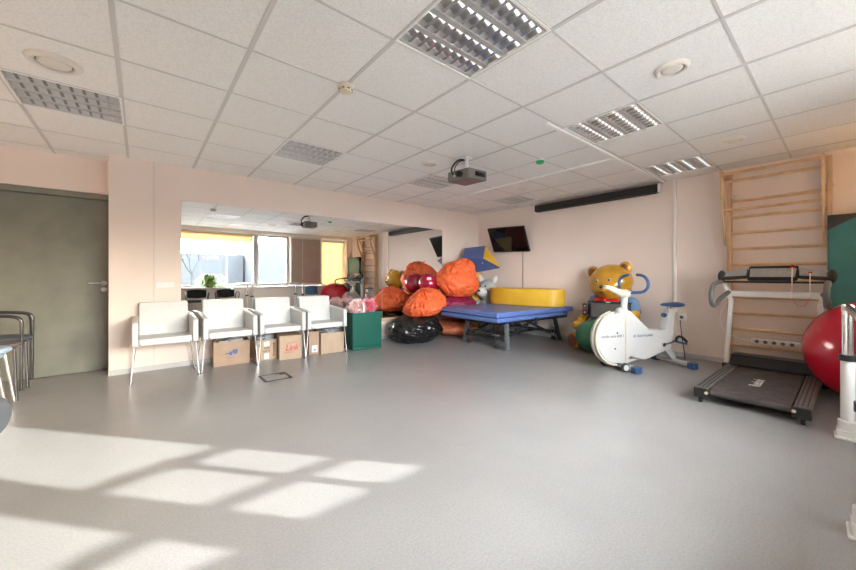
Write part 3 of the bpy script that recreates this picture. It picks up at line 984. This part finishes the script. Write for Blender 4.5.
# foam shapes and plush behind the table
def ray(u, v, f):
    a, bb = (u - 428) / 347.9, -(v - 276.18) / 347.9
    s_, c_ = math.sin(.68941), math.cos(.68941)
    return Vector((0, 0, CAM_H)) + f * Vector((s_ + a * c_, c_ - a * s_, bb))
o0 = ray(482, 262, 6.75)
tri = [ray(485.4, 245.5, 6.88) - o0, ray(483, 258.3, 6.58) - o0, ray(500.8, 268, 6.82) - o0]
far_ = [ray(464.6, 248, 7.02) - o0, ray(462.8, 257.5, 6.75) - o0, ray(474.5, 273.0, 6.92) - o0]
L = far_[0] - tri[0]
t = thing('foam_wedge', 'blue triangular foam wedge with a yellow end on the pile', 'foam wedge', tuple(o0))
MB().hull(tri + far_).build('body', 'bluevinyl', t, bevel=.008)
nrm = (tri[1] - tri[0]).cross(tri[2] - tri[0]).normalized()
if nrm.dot(L) > 0: nrm = -nrm
cen = (tri[0] + tri[1] + tri[2]) / 3
tt = [cen + (p - cen) * .97 for p in tri]
MB().hull([p + nrm * .004 for p in tt] + [p - nrm * .004 for p in tt]).build('end_panel', 'yellow', t)
mid = tri[1] * .42 + tri[2] * .30 + (tri[1] + L) * .28
fn = (tri[2] - tri[1]).cross(L).normalized()
if fn.dot(Vector((-1, -1, 0))) < 0: fn = -fn
MB().box(tuple(mid + fn * .008), (.018, .018, .045)).build('tag', 'paper', t)
tag(MB().b2(-.095, .095, -.095, .095, 0, 1.135).build('foam_block', 'yellow', loc=(5.27, 4.83, 0), rot=(0, 0, R(40)), bevel=.015), 'tall yellow foam block standing behind the plush toy', 'foam block')
t = thing('plush_toy', 'big grey plush animal with white muzzle and ears behind table', 'plush toy', (5.27, 4.55, 0), R(-80))
# local -x looks to the viewer's left
b = MB()
b.ell((0, 0, .33), (.20, .21, .33), n=36, nz=.05, ns=3, seed=2, flat=.002)
b.ell((0, 0, .80), (.185, .20, .215), n=36, nz=.04, ns=3, seed=3)
b.build('body', 'plush', t, angle=80)
MB().ell((-.02, -.175, .775), (.115, .105, .095), n=28, nz=.06, ns=3, seed=4).build('muzzle', 'plushw', t, angle=80)
for s_ in (-1, 1):
    MB().ell((s_ * .155, 0, 1.01), (.06, .035, .085), (0, R(20 * s_), 0), n=20).build('ear', 'plushw', t)
    MB().ell((s_ * .06, -.175, .885), .017, n=12).build('eye', 'black', t)
MB().ell((-.02, -.28, .80), (.035, .02, .022), n=14).build('nose', 'blackm', t)
for s_ in (-1, 1):
    MB().ell((s_ * .19, -.10, .52), (.065, .13, .07), (R(30), 0, R(20 * s_)), n=20).build('arm', 'plush', t, angle=80)

# ================================================================ BLUE TREATMENT TABLE
t = thing('treatment_table', 'blue padded treatment table on a dark metal frame', 'treatment table', (4.62, 3.60, 0), R(-2))
MB().b2(-.87, .86, -.60, .62, .436, .500).build('pad', 'bluemat', t, bevel=.018, bseg=3)
b = MB()
b.b2(-.62, .80, -.42, -.36, .37, .43).b2(-.62, .80, .38, .44, .37, .43).b2(-.62, -.56, -.42, .44, .37, .43).b2(.74, .80, -.42, .44, .37, .43).b2(-.5, -.44, -.42, .44, .385, .435)
b.build('top_frame', 'darkmetal', t)
for (x, y, dx, dy) in ((-.50, -.45, -.02, -.03), (-.50, .44, -.02, .05), (.86, -.45, .10, -.04), (.86, .44, .10, .04)):
    MB().hull([(x - .028 + a_ * .056, y - .022 + b_ * .044, 0) for a_ in (0, 1) for b_ in (0, 1)] + [(x - dx - .028 + a_ * .056, y - dy - .022 + b_ * .044, .385) for a_ in (0, 1) for b_ in (0, 1)]).build('leg', 'greymetal' if x < 0 else 'darkmetal', t, bevel=.004)
MB().b2(-.52, -.48, -.42, .42, .115, .155).b2(.84, .88, -.42, .42, .115, .155).b2(-.5, .86, -.02, .02, .12, .15).build('stretcher', 'darkmetal', t)
MB().tube([(-.40, -.36, .15), (.25, -.34, .37)], .022).tube([(.70, -.36, .13), (.1, -.34, .37)], .022).tube([(-.40, .36, .15), (.25, .34, .37)], .022).tube([(.70, .36, .13), (.1, .34, .37)], .022).build('scissor_lift', 'darkmetal', t)
MB().cyl((-.1, -.05, .25), (.28, -.08, .24), .035).cyl((.28, -.08, .24), (.5, -.08, .22), .016).build('actuator', 'chrome', t)
MB().tube([(-.54, -.30, .20), (-.54, .34, .235)], .008).tube([(-.54, .34, .26), (-.54, -.24, .25)], .006).tube([(-.54, -.28, .25), (-.5, -.2, .36)], .005).build('lift_rods', 'chrome', t)
for (x, y) in ((-.53, -.30), (-.53, .30), (.80, -.36), (.80, .36)):
    c_ = MB().b2(x - .012, x + .012, y - .035, y - .028, .06, .21).b2(x - .012, x + .012, y + .028, y + .035, .06, .21).b2(x - .012, x + .012, y - .03, y + .03, .19, .215).build('caster', 'chrome', t)
    MB().cyl((x, y - .020, .036), (x, y + .020, .036), .035, n=20).build('wheel', 'blackm', c_)
MB().b2(-.05, -.01, -.625, -.59, .36, .46).build('latch', 'darkmetal', t, bevel=.004)
MB().b2(.55, .86, -.58, -.52, .40, .436).build('side_rail', 'darkmetal', t)
o = MB().b2(-.875, .95, -.625, .62, 0, .07).build('exercise_mat', 'bluemat', loc=(4.62, 3.60, .508), rot=(0, 0, R(-3.5)), bevel=.015, bseg=3)
tag(o, 'blue vinyl mat lying on the treatment table', 'mat')
# yellow drum on the mat
b = MB()
pr_ = [(.275 * math.copysign(abs(math.cos(a)) ** .8, math.cos(a)), .69 * math.copysign(abs(math.sin(a)) ** .75, math.sin(a))) for a in [2 * PI * k / 72 for k in range(72)]]
b.prism(pr_, .285)
o = b.build('foam_drum', 'yellow', loc=(5.215, 3.635, .5805), rot=(0, 0, R(6)), bevel=.012, angle=50)
tag(o, 'wide yellow foam drum lying on the blue mat', 'foam drum')

# ================================================================ BEAR FIGURE
t = thing('bear_figure', 'large glossy golden bear figure in a blue shirt', 'bear figure', (5.35, 2.25, 0), R(78))
# local: the figure faces +y, x is its left side towards the room corner
b = MB()
b.ell((0, -.06, .42), (.35, .155, .43), n=40, flat=.003)
b.build('torso', 'bearblue', t, angle=80)
hm = Matrix.Translation((-.0, .0, .975)) @ Matrix.Rotation(R(7), 4, 'Y') @ Matrix.Rotation(R(10), 4, 'Z')
def hp(x, y, z): return tuple(hm @ Vector((x, y, z)))
def hr(v): return v
b = MB()
res = bmesh.ops.create_uvsphere(b.b, u_segments=56, v_segments=40, radius=1)
for v in res['verts']:
    p_ = v.co.copy()
    w_ = 1 - .16 * max(0, -p_.z) ** 1.5 + .03 * p_.z
    q = Vector((p_.x * .305 * w_, p_.y * .225 * w_, p_.z * .275))
    # muzzle swelling
    k_ = max(0, p_.y) * math.exp(-((p_.x / .42) ** 2 + ((p_.z + .38) / .30) ** 2))
    q.y += .085 * k_
    # brow ridge and cheeks
    q.y += .02 * max(0, p_.y) * math.exp(-((abs(p_.x) - .5) ** 2 / .05 + (p_.z + .25) ** 2 / .06))
    v.co = hm @ q
hd = b.build('head', 'bear', t, angle=80)
for s_ in (-1, 1):
    e_ = MB().ell(hp(.255 if s_ > 0 else -.215, -.03, .195), (.095, .055, .095), n=28).build('ear', 'bear', hd)
    MB().ell(hp(.252 if s_ > 0 else -.212, .012, .192), (.062, .020, .062), n=24).build('inner_ear', 'beardark', e_)
    MB().ell(hp(s_ * .088, .214, .035), (.022, .014, .024), n=18).build('eye', 'plushw', hd)
    MB().ell(hp(s_ * .088, .226, .035), (.014, .008, .018), n=14).build('pupil', 'black', hd)
MB().ell(hp(0, .292, -.055), (.034, .02, .024), n=18).build('nose', 'black', hd)
MB().tube([hp(-.06, .262, -.125), hp(0, .285, -.140), hp(.06, .262, -.125)], .005, 8, 2).build('mouth', 'beardark', hd)
MB().ell((-.10, .10, .715), (.11, .07, .045), (0, R(10), 0), n=24).ell((.10, .10, .715), (.11, .07, .045), (0, R(-10), 0), n=24).ell((0, .135, .715), (.04, .05, .042), n=18).build('bow_tie', 'bearred', t)
for s_ in (-1, 1):
    MB().tube([(s_ * .28, -.04, .68), (s_ * .35, .0, .56)], [.105, .098], 20).ell((s_ * .28, -.04, .68), .105, n=20).build('sleeve', 'bearblue', t, angle=60)
    MB().tube([(s_ * .345, .0, .58), (s_ * .385, .08, .45), (s_ * .39, .20, .36)], [.08, .07, .062], 20, 2).ell((s_ * .39, .235, .325), (.078, .08, .075), n=24).build('arm', 'bearlight', t, angle=60)
    p0 = Vector((s_ * .29, .47, .122))
    lg = MB().tube([(s_ * .22, .02, .13), tuple(p0)], [.10, .118], 28).build('leg', 'bear', t, bevel=.03, bseg=3)
    dr = (p0 - Vector((s_ * .22, .02, .13))).normalized()
    MB().cyl(p0 - dr * .01, p0 + dr * .008, .092, n=28).build('sole', 'beardark', lg)
# the display it holds
t = thing('display_box', 'grey screened display box held by the bear', 'display', (5.075, 2.165, .475), R(92))
MB().b2(-.265, .265, -.09, .0, 0, .235).build('case', 'black', t, bevel=.008)
MB().b2(-.235, .235, .0, .004, .012, .215).build('screen', 'greyscreen', t)
MB().b2(-.275, .275, -.1, .012, .222, .245).build('top_rail', 'black', t, bevel=.004)
MB().b2(-.03, .03, .012, .0135, .230, .240).build('badge', 'paper', t)
MB().b2(.285, .365, -.06, .01, .03, .20).build('control_panel', 'black', t, bevel=.006)
for k, (zz, mm) in enumerate(((.165, 'greypanel'), (.12, 'bearred'), (.07, 'greypanel'))):
    MB().cyl((.325, .008, zz), (.325, .018, zz), .013, n=14).build('button', mm, t)
tag(MB().ell((0, 0, .225), .225, n=44).build('exercise_ball', 'greenball', loc=(4.985, 2.345, 0)), 'matt green ball on the floor before the bear', 'ball')

# ================================================================ EXERCISE BIKE
t = thing('exercise_bike', 'white exercise bike with blue saddle and handlebar', 'exercise bike', (4.335, 1.72, 0), math.atan2(-.423, .906))
# local: +x toward the saddle, -y toward the camera side, z up
def side(poly, y0, y1):
    return MB().prism(poly, y1 - y0, Matrix.Translation((0, y1, 0)) @ Matrix.Rotation(PI / 2, 4, 'X'))
arc = [(-.085 + .280 * math.cos(a), .36 + .298 * math.sin(a)) for a in [R(112 + 8.5 * k) for k in range(18)]]
shell = [(-.01, .665), (.10, .675)] + [(.37, .445), (.60, .430), (.745, .430), (.690, .205), (.30, .085), (.20, .11), (.10, .14), (.02, .075)] + arc[::-1]
side(shell, -.065, .065).build('shroud', 'bikewhite', t, bevel=.018, bseg=3)
ring = [(-.085 + .286 * math.cos(a), .36 + .304 * math.sin(a)) for a in [R(100 + 8.5 * k) for k in range(21)]]
b = MB()
b.tube([(x, 0, z) for x, z in ring], .016, 10)
b.tube([(x, -.05, z) for x, z in ring], .012, 10)
b.build('rim_band', 'cream', t)
MB().b2(.015, .045, -.072, -.060, .09, .66).build('side_strip', 'cream', t, bevel=.003)
MB().tube([(-.12, -.068, .50), (.0, -.068, .62)], .004, 8).b2(-.38, .01, -.0672, -.064, .318, .322).b2(.43, .70, -.0672, -.064, .372, .375).build('panel_groove', 'cream', t)
MB().cyl((-.095, -.060, .425), (-.095, -.069, .425), .010, n=14).cyl((-.125, -.060, .245), (-.125, -.069, .245), .010, n=14).build('bolt', 'black', t)
text('side_lettering', 'cardio care 600.1', .044, 'greyplastic', t, (-.16, -.0665, .388), X1, Y1, shear=.2)
text('side_lettering', 'BODYGUARD', .036, 'bikeblue', t, (.30, -.0665, .378), X1, Y1, space=1.02)
MB().lathe([(.010, 0), (.016, 0), (.016, .002), (.010, .002)], (.148, -.0652, .378), 18, Matrix.Rotation(PI / 2, 3, 'X')).build('emblem', 'bikeblue', t)
# steering column, handlebar, console
MB().cyl((.055, 0, .64), (.075, 0, .90), .036, .033, 20).ell((.03, 0, .665), (.075, .06, .05), n=20).build('column', 'bikewhite', t)
def horn(s_):
    y = s_
    return [(.09, 0, .885), (.14, y * .08, .885), (.175, y * .17, .895), (.19, y * .215, .96), (.19, y * .205, 1.03), (.19, y * .15, 1.085), (.185, y * .06, 1.095)]
for s_ in (-1, 1):
    MB().tube(horn(s_), .0165, 14, 2).build('handlebar', 'bikeblue', t)
MB().tube([(.10, 0, .87), (.0, -.02, .875), (-.10, -.03, .915), (-.19, -.03, .95), (-.25, -.03, .955)], [.05, .045, .035, .028, .02], 16, 2).ell((.07, 0, .875), (.07, .055, .045), n=20).build('console', 'cream', t, angle=60)
MB().box((-.255, -.03, .958), (.06, .05, .012), (0, R(8), 0)).build('console_tip', 'greyplastic', t, bevel=.004)
MB().cyl((.10, -.03, .905), (.10, -.06, .905), .02).cyl((.10, .03, .905), (.10, .06, .905), .02).build('clamp', 'chrome', t)
# saddle
side([(.61, .42), (.745, .42), (.775, .68), (.69, .68)], -.045, .045).build('seat_post', 'bikewhite', t, bevel=.012)
MB().cyl((.735, 0, .67), (.735, 0, .705), .026).build('post_collar', 'chrome', t)
b = MB()
b.ell((.825, 0, .728), (.10, .10, .032), n=32)
b.ell((.72, 0, .730), (.12, .045, .024), n=28)
b.build('saddle', 'bikeblue', t, angle=80)
MB().cyl((.675, 0, .60), (.63, 0, .605), .026, n=16).build('adjust_knob', 'bikeblue', t)
# crank and pedals
for s_ in (-1, 1):
    k = 1 if s_ < 0 else -1
    cr = MB().cyl((.55, s_ * .060, .262), (.55, s_ * .095, .262), .022).tube([(.55, s_ * .085, .262), (.55 + k * .155, s_ * .092, .262 + k * .035)], .010, 10).build('crank', 'chrome', t)
    px_ = .55 + k * .155
    pd = MB().box((px_ + .02, s_ * .145, .262 + k * .03), (.13, .085, .024), (0, R(12), 0)).build('pedal', 'bikeblue', t, bevel=.006)
    MB().tube([(px_ - .045, s_ * .145, .275 + k * .03), (px_ - .03, s_ * .145, .33 + k * .03), (px_ + .04, s_ * .145, .335 + k * .03), (px_ + .12, s_ * .145, .265 + k * .03)], .015, 8, 2).build('pedal_strap', 'black', pd)
# feet
MB().box((0, 0, .045), (.07, .40, .05)).build('front_foot', 'bikewhite', t, bevel=.012)
MB().box((.79, 0, .045), (.07, .42, .05)).build('rear_foot', 'bikewhite', t, bevel=.012)
for x, w in ((0, .20), (.79, .21)):
    for s_ in (-1, 1):
        MB().box((x, s_ * (w + .035), .036), (.085, .08, .072)).build('end_cap', 'bikeblue', t, bevel=.010)
for s_ in (-1, 1):
    w_ = MB().cyl((-.075, s_ * .145, .05), (-.075, s_ * .175, .05), .05, n=28).build('wheel', 'blackm', t, bevel=.006)
    MB().cyl((-.075, s_ * .143, .05), (-.075, s_ * .177, .05), .034, n=24).build('wheel_hub', 'bikewhite', w_)
side([(.58, .23), (.70, .23), (.83, .06), (.75, .06)], -.03, .03).build('rear_stay', 'bikewhite', t, bevel=.008)
side([(-.03, .16), (.04, .16), (.03, .06), (-.025, .06)], -.03, .03).build('front_stay', 'bikewhite', t, bevel=.008)
MB().tube([(.03, 0, .06), (.30, 0, .11)], .022, 12).build('chassis_tube', 'bikewhite', t)
tag(MB().tube([(XW - .02, 1.45, .50), (5.52, 1.42, .30), (5.45, 1.36, .02), (5.25, 1.32, .008), (5.12, 1.36, .008), (5.08, 1.42, .06)], .005, 8, 2).build('bike_cable', 'black'), 'black power cord from the wall socket to the bike', 'cord')

# ================================================================ WALL BARS
t = thing('wall_bars', 'pale wooden wall bars with overhanging top on the wall', 'wall bars', (XW, .535, 0))
Y0, Y1_ = -.40, .40
for y in (Y0, Y1_):
    MB().b2(-.10, -.006, y - .018, y + .018, .0, 2.335).build('upright', 'wood', t, bevel=.004)
for k in range(11):
    z = .255 + .1915 * k
    if z > 2.05: break
    MB().cyl((-.075, Y0, z), (-.075, Y1_, z), .017, n=16).build('rung', 'wood', t)
for y in (Y0 + .01, Y1_ + .01):
    y += .028
    b = MB()
    m_ = Matrix.Translation((0, y + .011, 0)) @ Matrix.Rotation(PI / 2, 4, 'X')
    b.prism([(-.02, 2.33), (-.02, 2.26), (-.28, 2.235), (-.325, 2.25), (-.33, 2.30), (-.29, 2.325)], .022, m_)
    b.prism([(-.31, 2.26), (-.275, 2.25), (-.245, 2.08), (-.20, 1.93), (-.135, 1.78), (-.075, 1.55), (-.075, 1.44), (-.115, 1.50), (-.165, 1.72), (-.235, 1.91), (-.285, 2.04)], .022, m_)
    b.prism([(-.26, 2.26), (-.235, 2.26), (-.18, 2.17), (-.14, 2.07), (-.08, 1.95), (-.08, 1.88), (-.11, 1.93), (-.155, 2.06), (-.21, 2.16)], .022, m_)
    b.build('bracket', 'wood', t, bevel=.003)
for (x, z) in ((-.31, 2.275), (-.17, 2.21), (-.20, 1.865)):
    MB().cyl((x, Y0 + .04, z), (x, Y1_ + .03, z), .017, n=16).build('pull_up_bar', 'wood', t)
for y in (Y0 + .02, Y1_ - .02):
    MB().b2(-.07, -.002, y - .05, y + .05, 2.03, 2.06).build('wall_plate', 'steel', t)

# power strip
t = thing('power_strip', 'white multi socket power strip on the wall behind the treadmill', 'power strip', (XW - .13, .54, .33))
MB().b2(-.022, .022, -.20, .19, -.028, .028).build('body', 'white', t, bevel=.008)
for k in range(5):
    MB().cyl((-.022, -.14 + k * .07, 0), (-.0235, -.14 + k * .07, 0), .019, n=16).build('outlet', 'greyplastic', t)
MB().b2(.022, .120, -.02, .02, -.01, .01).build('wall_clip', 'white', t)
tag(MB().tube([(XW - .13, .735, .33), (XW - .14, .85, .34), (XW - .16, .98, .42), (XW - .14, 1.02, .55), (XW - .13, .99, .70), (XW - .12, .93, .78)], .005, 8, 2).build('white_cable', 'white'), 'white cord looping up beside the treadmill upright', 'cord')

# ================================================================ TREADMILL
t = thing('treadmill', 'black treadmill with white uprights before the wall bars', 'treadmill', (3.70, .515, 0))
MB().b2(.03, 1.30, -.245, .245, .062, .118).build('deck', 'blackm', t, bevel=.008)
MB().b2(.012, 1.28, -.238, .238, .1185, .1225).cyl((.03, -.238, .093), (.03, .238, .093), .029, n=24).build('running_belt', 'belt', t)
for s_ in (-1, 1):
    MB().b2(.0, 1.34, s_ * .250, s_ * .340, .070, .128).build('side_rail', 'rail', t, bevel=.008)
    b = MB()
    for k in range(3):
        y = s_ * (.268 + k * .026)
        b.b2(.03, 1.30, y - .004, y + .004, .128, .131)
    b.build('tread_rib', 'blackm', t)
    MB().b2(-.035, .0, s_ * .245, s_ * .342, .045, .125).build('end_cap', 'black', t, bevel=.006)
    f_ = MB().cyl((.0, s_ * .30, .03), (.0, s_ * .30, .07), .012, n=12).cyl((.0, s_ * .30 - .012, .022), (.0, s_ * .30 + .012, .022), .022, n=18).build('foot', 'black', t)
    MB().cyl((-.02, s_ * .255, .095), (-.038, s_ * .255, .095), .012, n=14).build('roller_bolt', 'ivory', t)
    MB().cyl((1.33, s_ * .345, .04), (1.33, s_ * .375, .04), .040, n=22).build('wheel', 'black', t)
b = MB()
b.hull([(1.20, y, z) for y in (-.315, .315) for z in (.12, .155)] + [(1.27, y, .232) for y in (-.315, .315)] + [(1.50, y, z) for y in (-.315, .315) for z in (.05, .225)])
b.build('motor_hood', 'black', t, bevel=.012)
text('belt_lettering', 'Reebok', .105, 'paper', t, (.56, .012, .1232), (1, 0, 0), (0, 1, 0), ext=.0003, space=.95)
for s_ in (-1, 1):
    up = [(1.40, s_ * .372, .06), (1.40, s_ * .365, .30), (1.40, s_ * .330, .80), (1.41, s_ * .395, 1.035)]
    b = MB()
    for a_, c_ in zip(up, up[1:]):
        a_, c_ = Vector(a_), Vector(c_)
        b.hull([p + Vector((i * .03, j * .018, 0)) for p in (a_, c_) for i in (-1, 1) for j in (-1, 1)])
    b.build('upright', 'whitemetal', t, bevel=.004)
    MB().box((1.40, s_ * .372, .06), (.16, .06, .10)).build('upright_shoe', 'black', t, bevel=.01)
    y = s_ * (.405 if s_ > 0 else .385)
    u = 0 if s_ > 0 else .04
    MB().tube([(1.38, y, 1.02), (1.15, y, 1.01), (.98, y, .99), (.885, y, .92 + u), (.875, y, .84 + u), (.93, y, .775 + u), (1.06, y, .755 + u), (1.20, s_ * .395, .83), (1.38, s_ * .350, .90)], .022, 14, 2).build('hand_grip', 'greyplastic', t)
MB().b2(1.385, 1.435, -.345, .345, .855, .915).build('crossbar', 'whitemetal', t, bevel=.005)
b = MB()
b.hull([(1.28, y, 1.03) for y in (-.18, .18)] + [(1.38, y, 1.02) for y in (-.15, .15)] + [(1.30, y, 1.065) for y in (-.2, .2)] + [(1.42, y, 1.185) for y in (-.185, .185)] + [(1.47, y, 1.16) for y in (-.18, .18)])
cn = b.build('console', 'black', t, bevel=.01)
b = MB()
b.hull([(1.296 + dx, y, 1.070) for y in (-.165, .165) for dx in (0, .01)] + [(1.385 + dx, y, 1.160) for y in (-.175, .172) for dx in (0, .01)])
b.build('console_panel', 'greypanel', cn)
for s_ in (-1, 1):
    MB().hull([(1.30, s_ * .19, 1.055), (1.30, s_ * .41, 1.045), (1.40, s_ * .19, 1.165), (1.40, s_ * .40, 1.115), (1.46, s_ * .19, 1.05), (1.46, s_ * .40, 1.03)]).build('console_wing', 'blackm', cn, bevel=.01)
    MB().hull([(1.305, s_ * .195, 1.085), (1.315, s_ * .385, 1.072), (1.375, s_ * .195, 1.158), (1.375, s_ * .375, 1.122), (1.38, s_ * .2, 1.12), (1.38, s_ * .37, 1.10)]).build('wing_panel', 'greypanel', cn)
    MB().ell((1.36, s_ * .405, 1.075), (.06, .035, .068), n=24).build('end_dome', 'blackm', cn)
MB().b2(1.33, 1.36, -.40, .40, 1.005, 1.025).build('tray_rail', 'black', t)
MB().ell((1.315, -.150, 1.172), (.018, .018, .018), n=14).ell((1.300, -.270, 1.112), (.014, .014, .010), n=12).build('safety_key', 'bearred', t)
MB().tube([(1.29, -.150, 1.165), (1.265, -.150, 1.05), (1.262, -.152, .86)], .004, 8).tube([(1.285, -.270, 1.108), (1.262, -.270, 1.02), (1.262, -.268, .87)], .004, 8).build('safety_cord', 'rope', t)
MB().tube([(1.262, -.152, .87), (1.262, -.175, .80), (1.262, -.215, .775), (1.262, -.25, .81), (1.262, -.268, .875)], .003, 8, 2).build('cord_loop', 'redrope', t)

# ================================================================ TEAL MAT, RED BALL, PARALLEL BARS
t = thing('folded_mat', 'teal vinyl mat standing upright against the wall bars', 'mat', (5.43, -.26, .0))
MB().b2(-.035, .035, -.40, .405, 0.002, 1.695).build('cover', 'teal', t, bevel=.012)
MB().hull([(-.037, .407, 1.697), (-.037, .16, 1.697), (-.037, .407, 1.545), (.037, .407, 1.697), (.037, .16, 1.697), (.037, .407, 1.545)]).build('corner_patch', 'blackm', t)
o = MB().ell((0, 0, .44), .44, n=64).build('gym_ball', 'redball', loc=(4.70, -.155, 0))
tag(o, 'very large red gym ball beside the treadmill', 'ball')
def bars(y, label):
    t = thing('parallel_bar', label, 'parallel bar', (2.9, y, 0), R(2.6), group='pair of walking bars')
    MB().tube([(-1.07, 0, .74), (-1.03, 0, .82), (-.93, 0, .87), (.70, 0, .87), (.76, 0, .87)], .020, 16, 2).build('hand_rail', 'chrome', t)
    for x in (-.60, .73):
        p_ = MB().cyl((x, 0, .05), (x, 0, .53), .033, n=24).build('post', 'whitemetal', t)
        MB().cyl((x, 0, .50), (x, 0, .845), .027, n=24).build('inner_tube', 'chrome', p_)
        MB().cyl((x, 0, .515), (x, 0, .555), .042, n=24).build('collar', 'black', p_)
        MB().box((x + .01, 0, .86), (.085, .055, .055)).build('rail_bracket', 'whitemetal', p_, bevel=.008)
        MB().cyl((x, 0, .045), (x, 0, .12), .046, n=24).box((x, 0, .03), (.11, .10, .055)).box((x, 0, .008), (.14, .12, .016)).build('foot', 'white', p_, bevel=.006)
    return t
bars(-.024, 'white and chrome walking bar by the red ball')
bars(-.625, 'walking bar on the window side, seen in the mirror')

# ================================================================ STOOLS AND TUB CHAIRS BY THE DOOR
def tub_chair(label, loc, rz, m):
    t = thing('tub_chair', label, 'chair', loc, rz, 'dark tube chairs by the door')
    MB().lathe([(0, .445), (.20, .445), (.225, .455), (.232, .470), (.222, .485), (.17, .492), (0, .494)], n=40).build('seat', m, t)
    for s_ in (-1, 1):
        MB().tube([(s_ * .20, .20, 0), (s_ * .205, .19, .40), (s_ * .205, .19, .62)], .0125, 12, 1).build('rear_leg', 'darktube', t)
        MB().tube([(s_ * .215, -.19, 0), (s_ * .20, -.17, .45)], .0125, 12, 1).build('front_leg', 'darktube', t)
    MB().tube([(-.205, .19, .60), (-.205, .19, .67), (-.15, .195, .705), (0, .20, .715), (.15, .195, .705), (.205, .19, .67), (.205, .19, .60)], .0145, 12, 2).build('back_hoop', 'darktube', t)
    MB().tube([(-.19, -.15, .44), (.19, -.15, .44), (.19, .18, .44), (-.19, .18, .44)], .009, 10, 1, closed=True).build('seat_ring', 'darktube', t)
    return t
tub_chair('dark tube chair with slate blue seat, backed to the door', (-1.07, 5.22, 0), R(3), 'slate')
tub_chair('dark tube chair with taupe seat behind the light blue stools', (-1.06, 4.755, 0), R(4), 'taupe')
def stool(label, loc, z0):
    t = thing('stacking_stool', label, 'stool', loc, R(20), 'light blue stacking stools')
    MB().lathe([(0, .425 + z0), (.165, .425 + z0), (.18, .435 + z0), (.183, .450 + z0), (.172, .465 + z0), (.10, .47 + z0), (0, .471 + z0)], n=40).build('seat', 'lightblue', t)
    for k in range(4):
        a = R(12 + 90 * k)
        MB().tube([(math.cos(a) * .205, math.sin(a) * .205, z0 if z0 else 0), (math.cos(a) * .15, math.sin(a) * .15, .43 + z0)], .0115, 12).build('leg', 'chrome', t)
    return t
stool('lower light blue stool with chrome legs, left picture edge', (-1.03, 4.28, 0), 0)
stool('upper light blue stool stacked on the other stool', (-.985, 4.29, 0), .045)
t = thing('tipped_stool', 'grey rimmed stool tipped over at the left picture edge', 'stool', (-.775, 3.52, .150), rot=(R(100), 0, R(62)))
MB().lathe([(.115, -.03), (.14, -.03), (.15, -.01), (.147, .02), (.12, .05), (0, .06)], n=36).build('shell', 'shellgrey', t)
MB().lathe([(.105, -.034), (.125, -.034), (.125, -.02), (.105, -.02)], n=36).build('wood_ring', 'wood', t)
MB().lathe([(0, -.024), (.105, -.024), (.105, -.01), (0, -.01)], n=36).build('underside', 'lightblue', t)

# ================================================================ THINGS BEHIND THE CAMERA (SEEN IN THE MIRROR)
def office_chair(label, loc, rz):
    t = thing('office_chair', label, 'chair', loc, rz, 'black chairs under the window')
    MB().box((0, 0, .44), (.42, .40, .05)).build('seat', 'mesh', t, bevel=.02, bseg=3)
    b = MB()
    n = 9
    for i in range(n):
        a = (i / (n - 1) - .5) * 1.5
        x, y = math.sin(a) * .27, .21 + .10 * (math.cos(a) - 1)
        b.box((x, y, .615), (.055, .018, .23 - .05 * abs(a)), (0, 0, -a * .75))
    b.build('backrest', 'mesh', t, bevel=.006)
    for s_ in (-1, 1):
        MB().tube([(s_ * .22, .16, .42), (s_ * .25, .17, .62), (s_ * .26, .10, .66), (s_ * .26, -.14, .65), (s_ * .22, -.17, .42), (s_ * .22, -.18, .0)], .012, 10, 1).tube([(s_ * .22, .16, .44), (s_ * .23, .22, 0)], .012, 10).build('arm_frame', 'darktube', t)
    return t
office_chair('black mesh chair under the wide window, left in the mirror', (1.10, -.44, 0), R(184))
office_chair('black mesh chair beside the fern, right in the mirror', (1.78, -.44, 0), R(176))
t = thing('plastic_chair', 'blue moulded chair back beside the red ball in mirror', 'chair', (3.96, -.36, 0))
b = MB()
for i in range(9):
    a = (i / 8 - .5) * 1.3
    b.box((math.sin(a) * .27, .20 + .10 * (math.cos(a) - 1), .655), (.06, .02, .27 - .12 * a * a), (0, 0, -a * .7))
b.build('backrest', 'chairblue', t, bevel=.008)
MB().box((0, 0, .44), (.43, .42, .03)).build('seat', 'chairblue', t, bevel=.012)
for sx in (-1, 1):
    for sy in (-1, 1):
        MB().cyl((sx * .19, sy * .18, .43), (sx * .215, sy * .205, 0), .012, n=12).build('leg', 'chrome', t)
    MB().tube([(sx * .18, .18, .44), (sx * .19, .21, .60)], .012, 10).build('back_tube', 'chrome', t)
t = thing('potted_fern', 'bright green fern in a pot on the window sill', 'plant', (1.42, -.79, .775))
MB().lathe([(0, 0), (.065, 0), (.085, .12), (.075, .12), (.07, .10), (0, .10)], n=28).build('pot', 'pot', t)
b = MB()
rnd = random.Random(4)
for k in range(130):
    a = rnd.uniform(0, 2 * PI)
    l = rnd.uniform(.2, .42)
    hgt = rnd.uniform(.0, .26)
    d = Vector((math.cos(a), math.sin(a) * .28 + .18, 0))
    sdv = Vector((-d.y, d.x, 0)).normalized()
    last = None
    for q in range(7):
        f = q / 6
        p = Vector((0, 0, .11)) + d * l * f + Vector((0, 0, hgt * math.sin(f * 2.4) * 1.2 - .16 * f * f))
        w_ = .034 * math.sin(PI * min(1, f * .85 + .15))
        cur = (p - sdv * w_, p + sdv * w_)
        if last: b.poly([last[0], last[1], cur[1], cur[0]])
        last = cur
o = b.build('fronds', 'leaf', t, smooth=False)
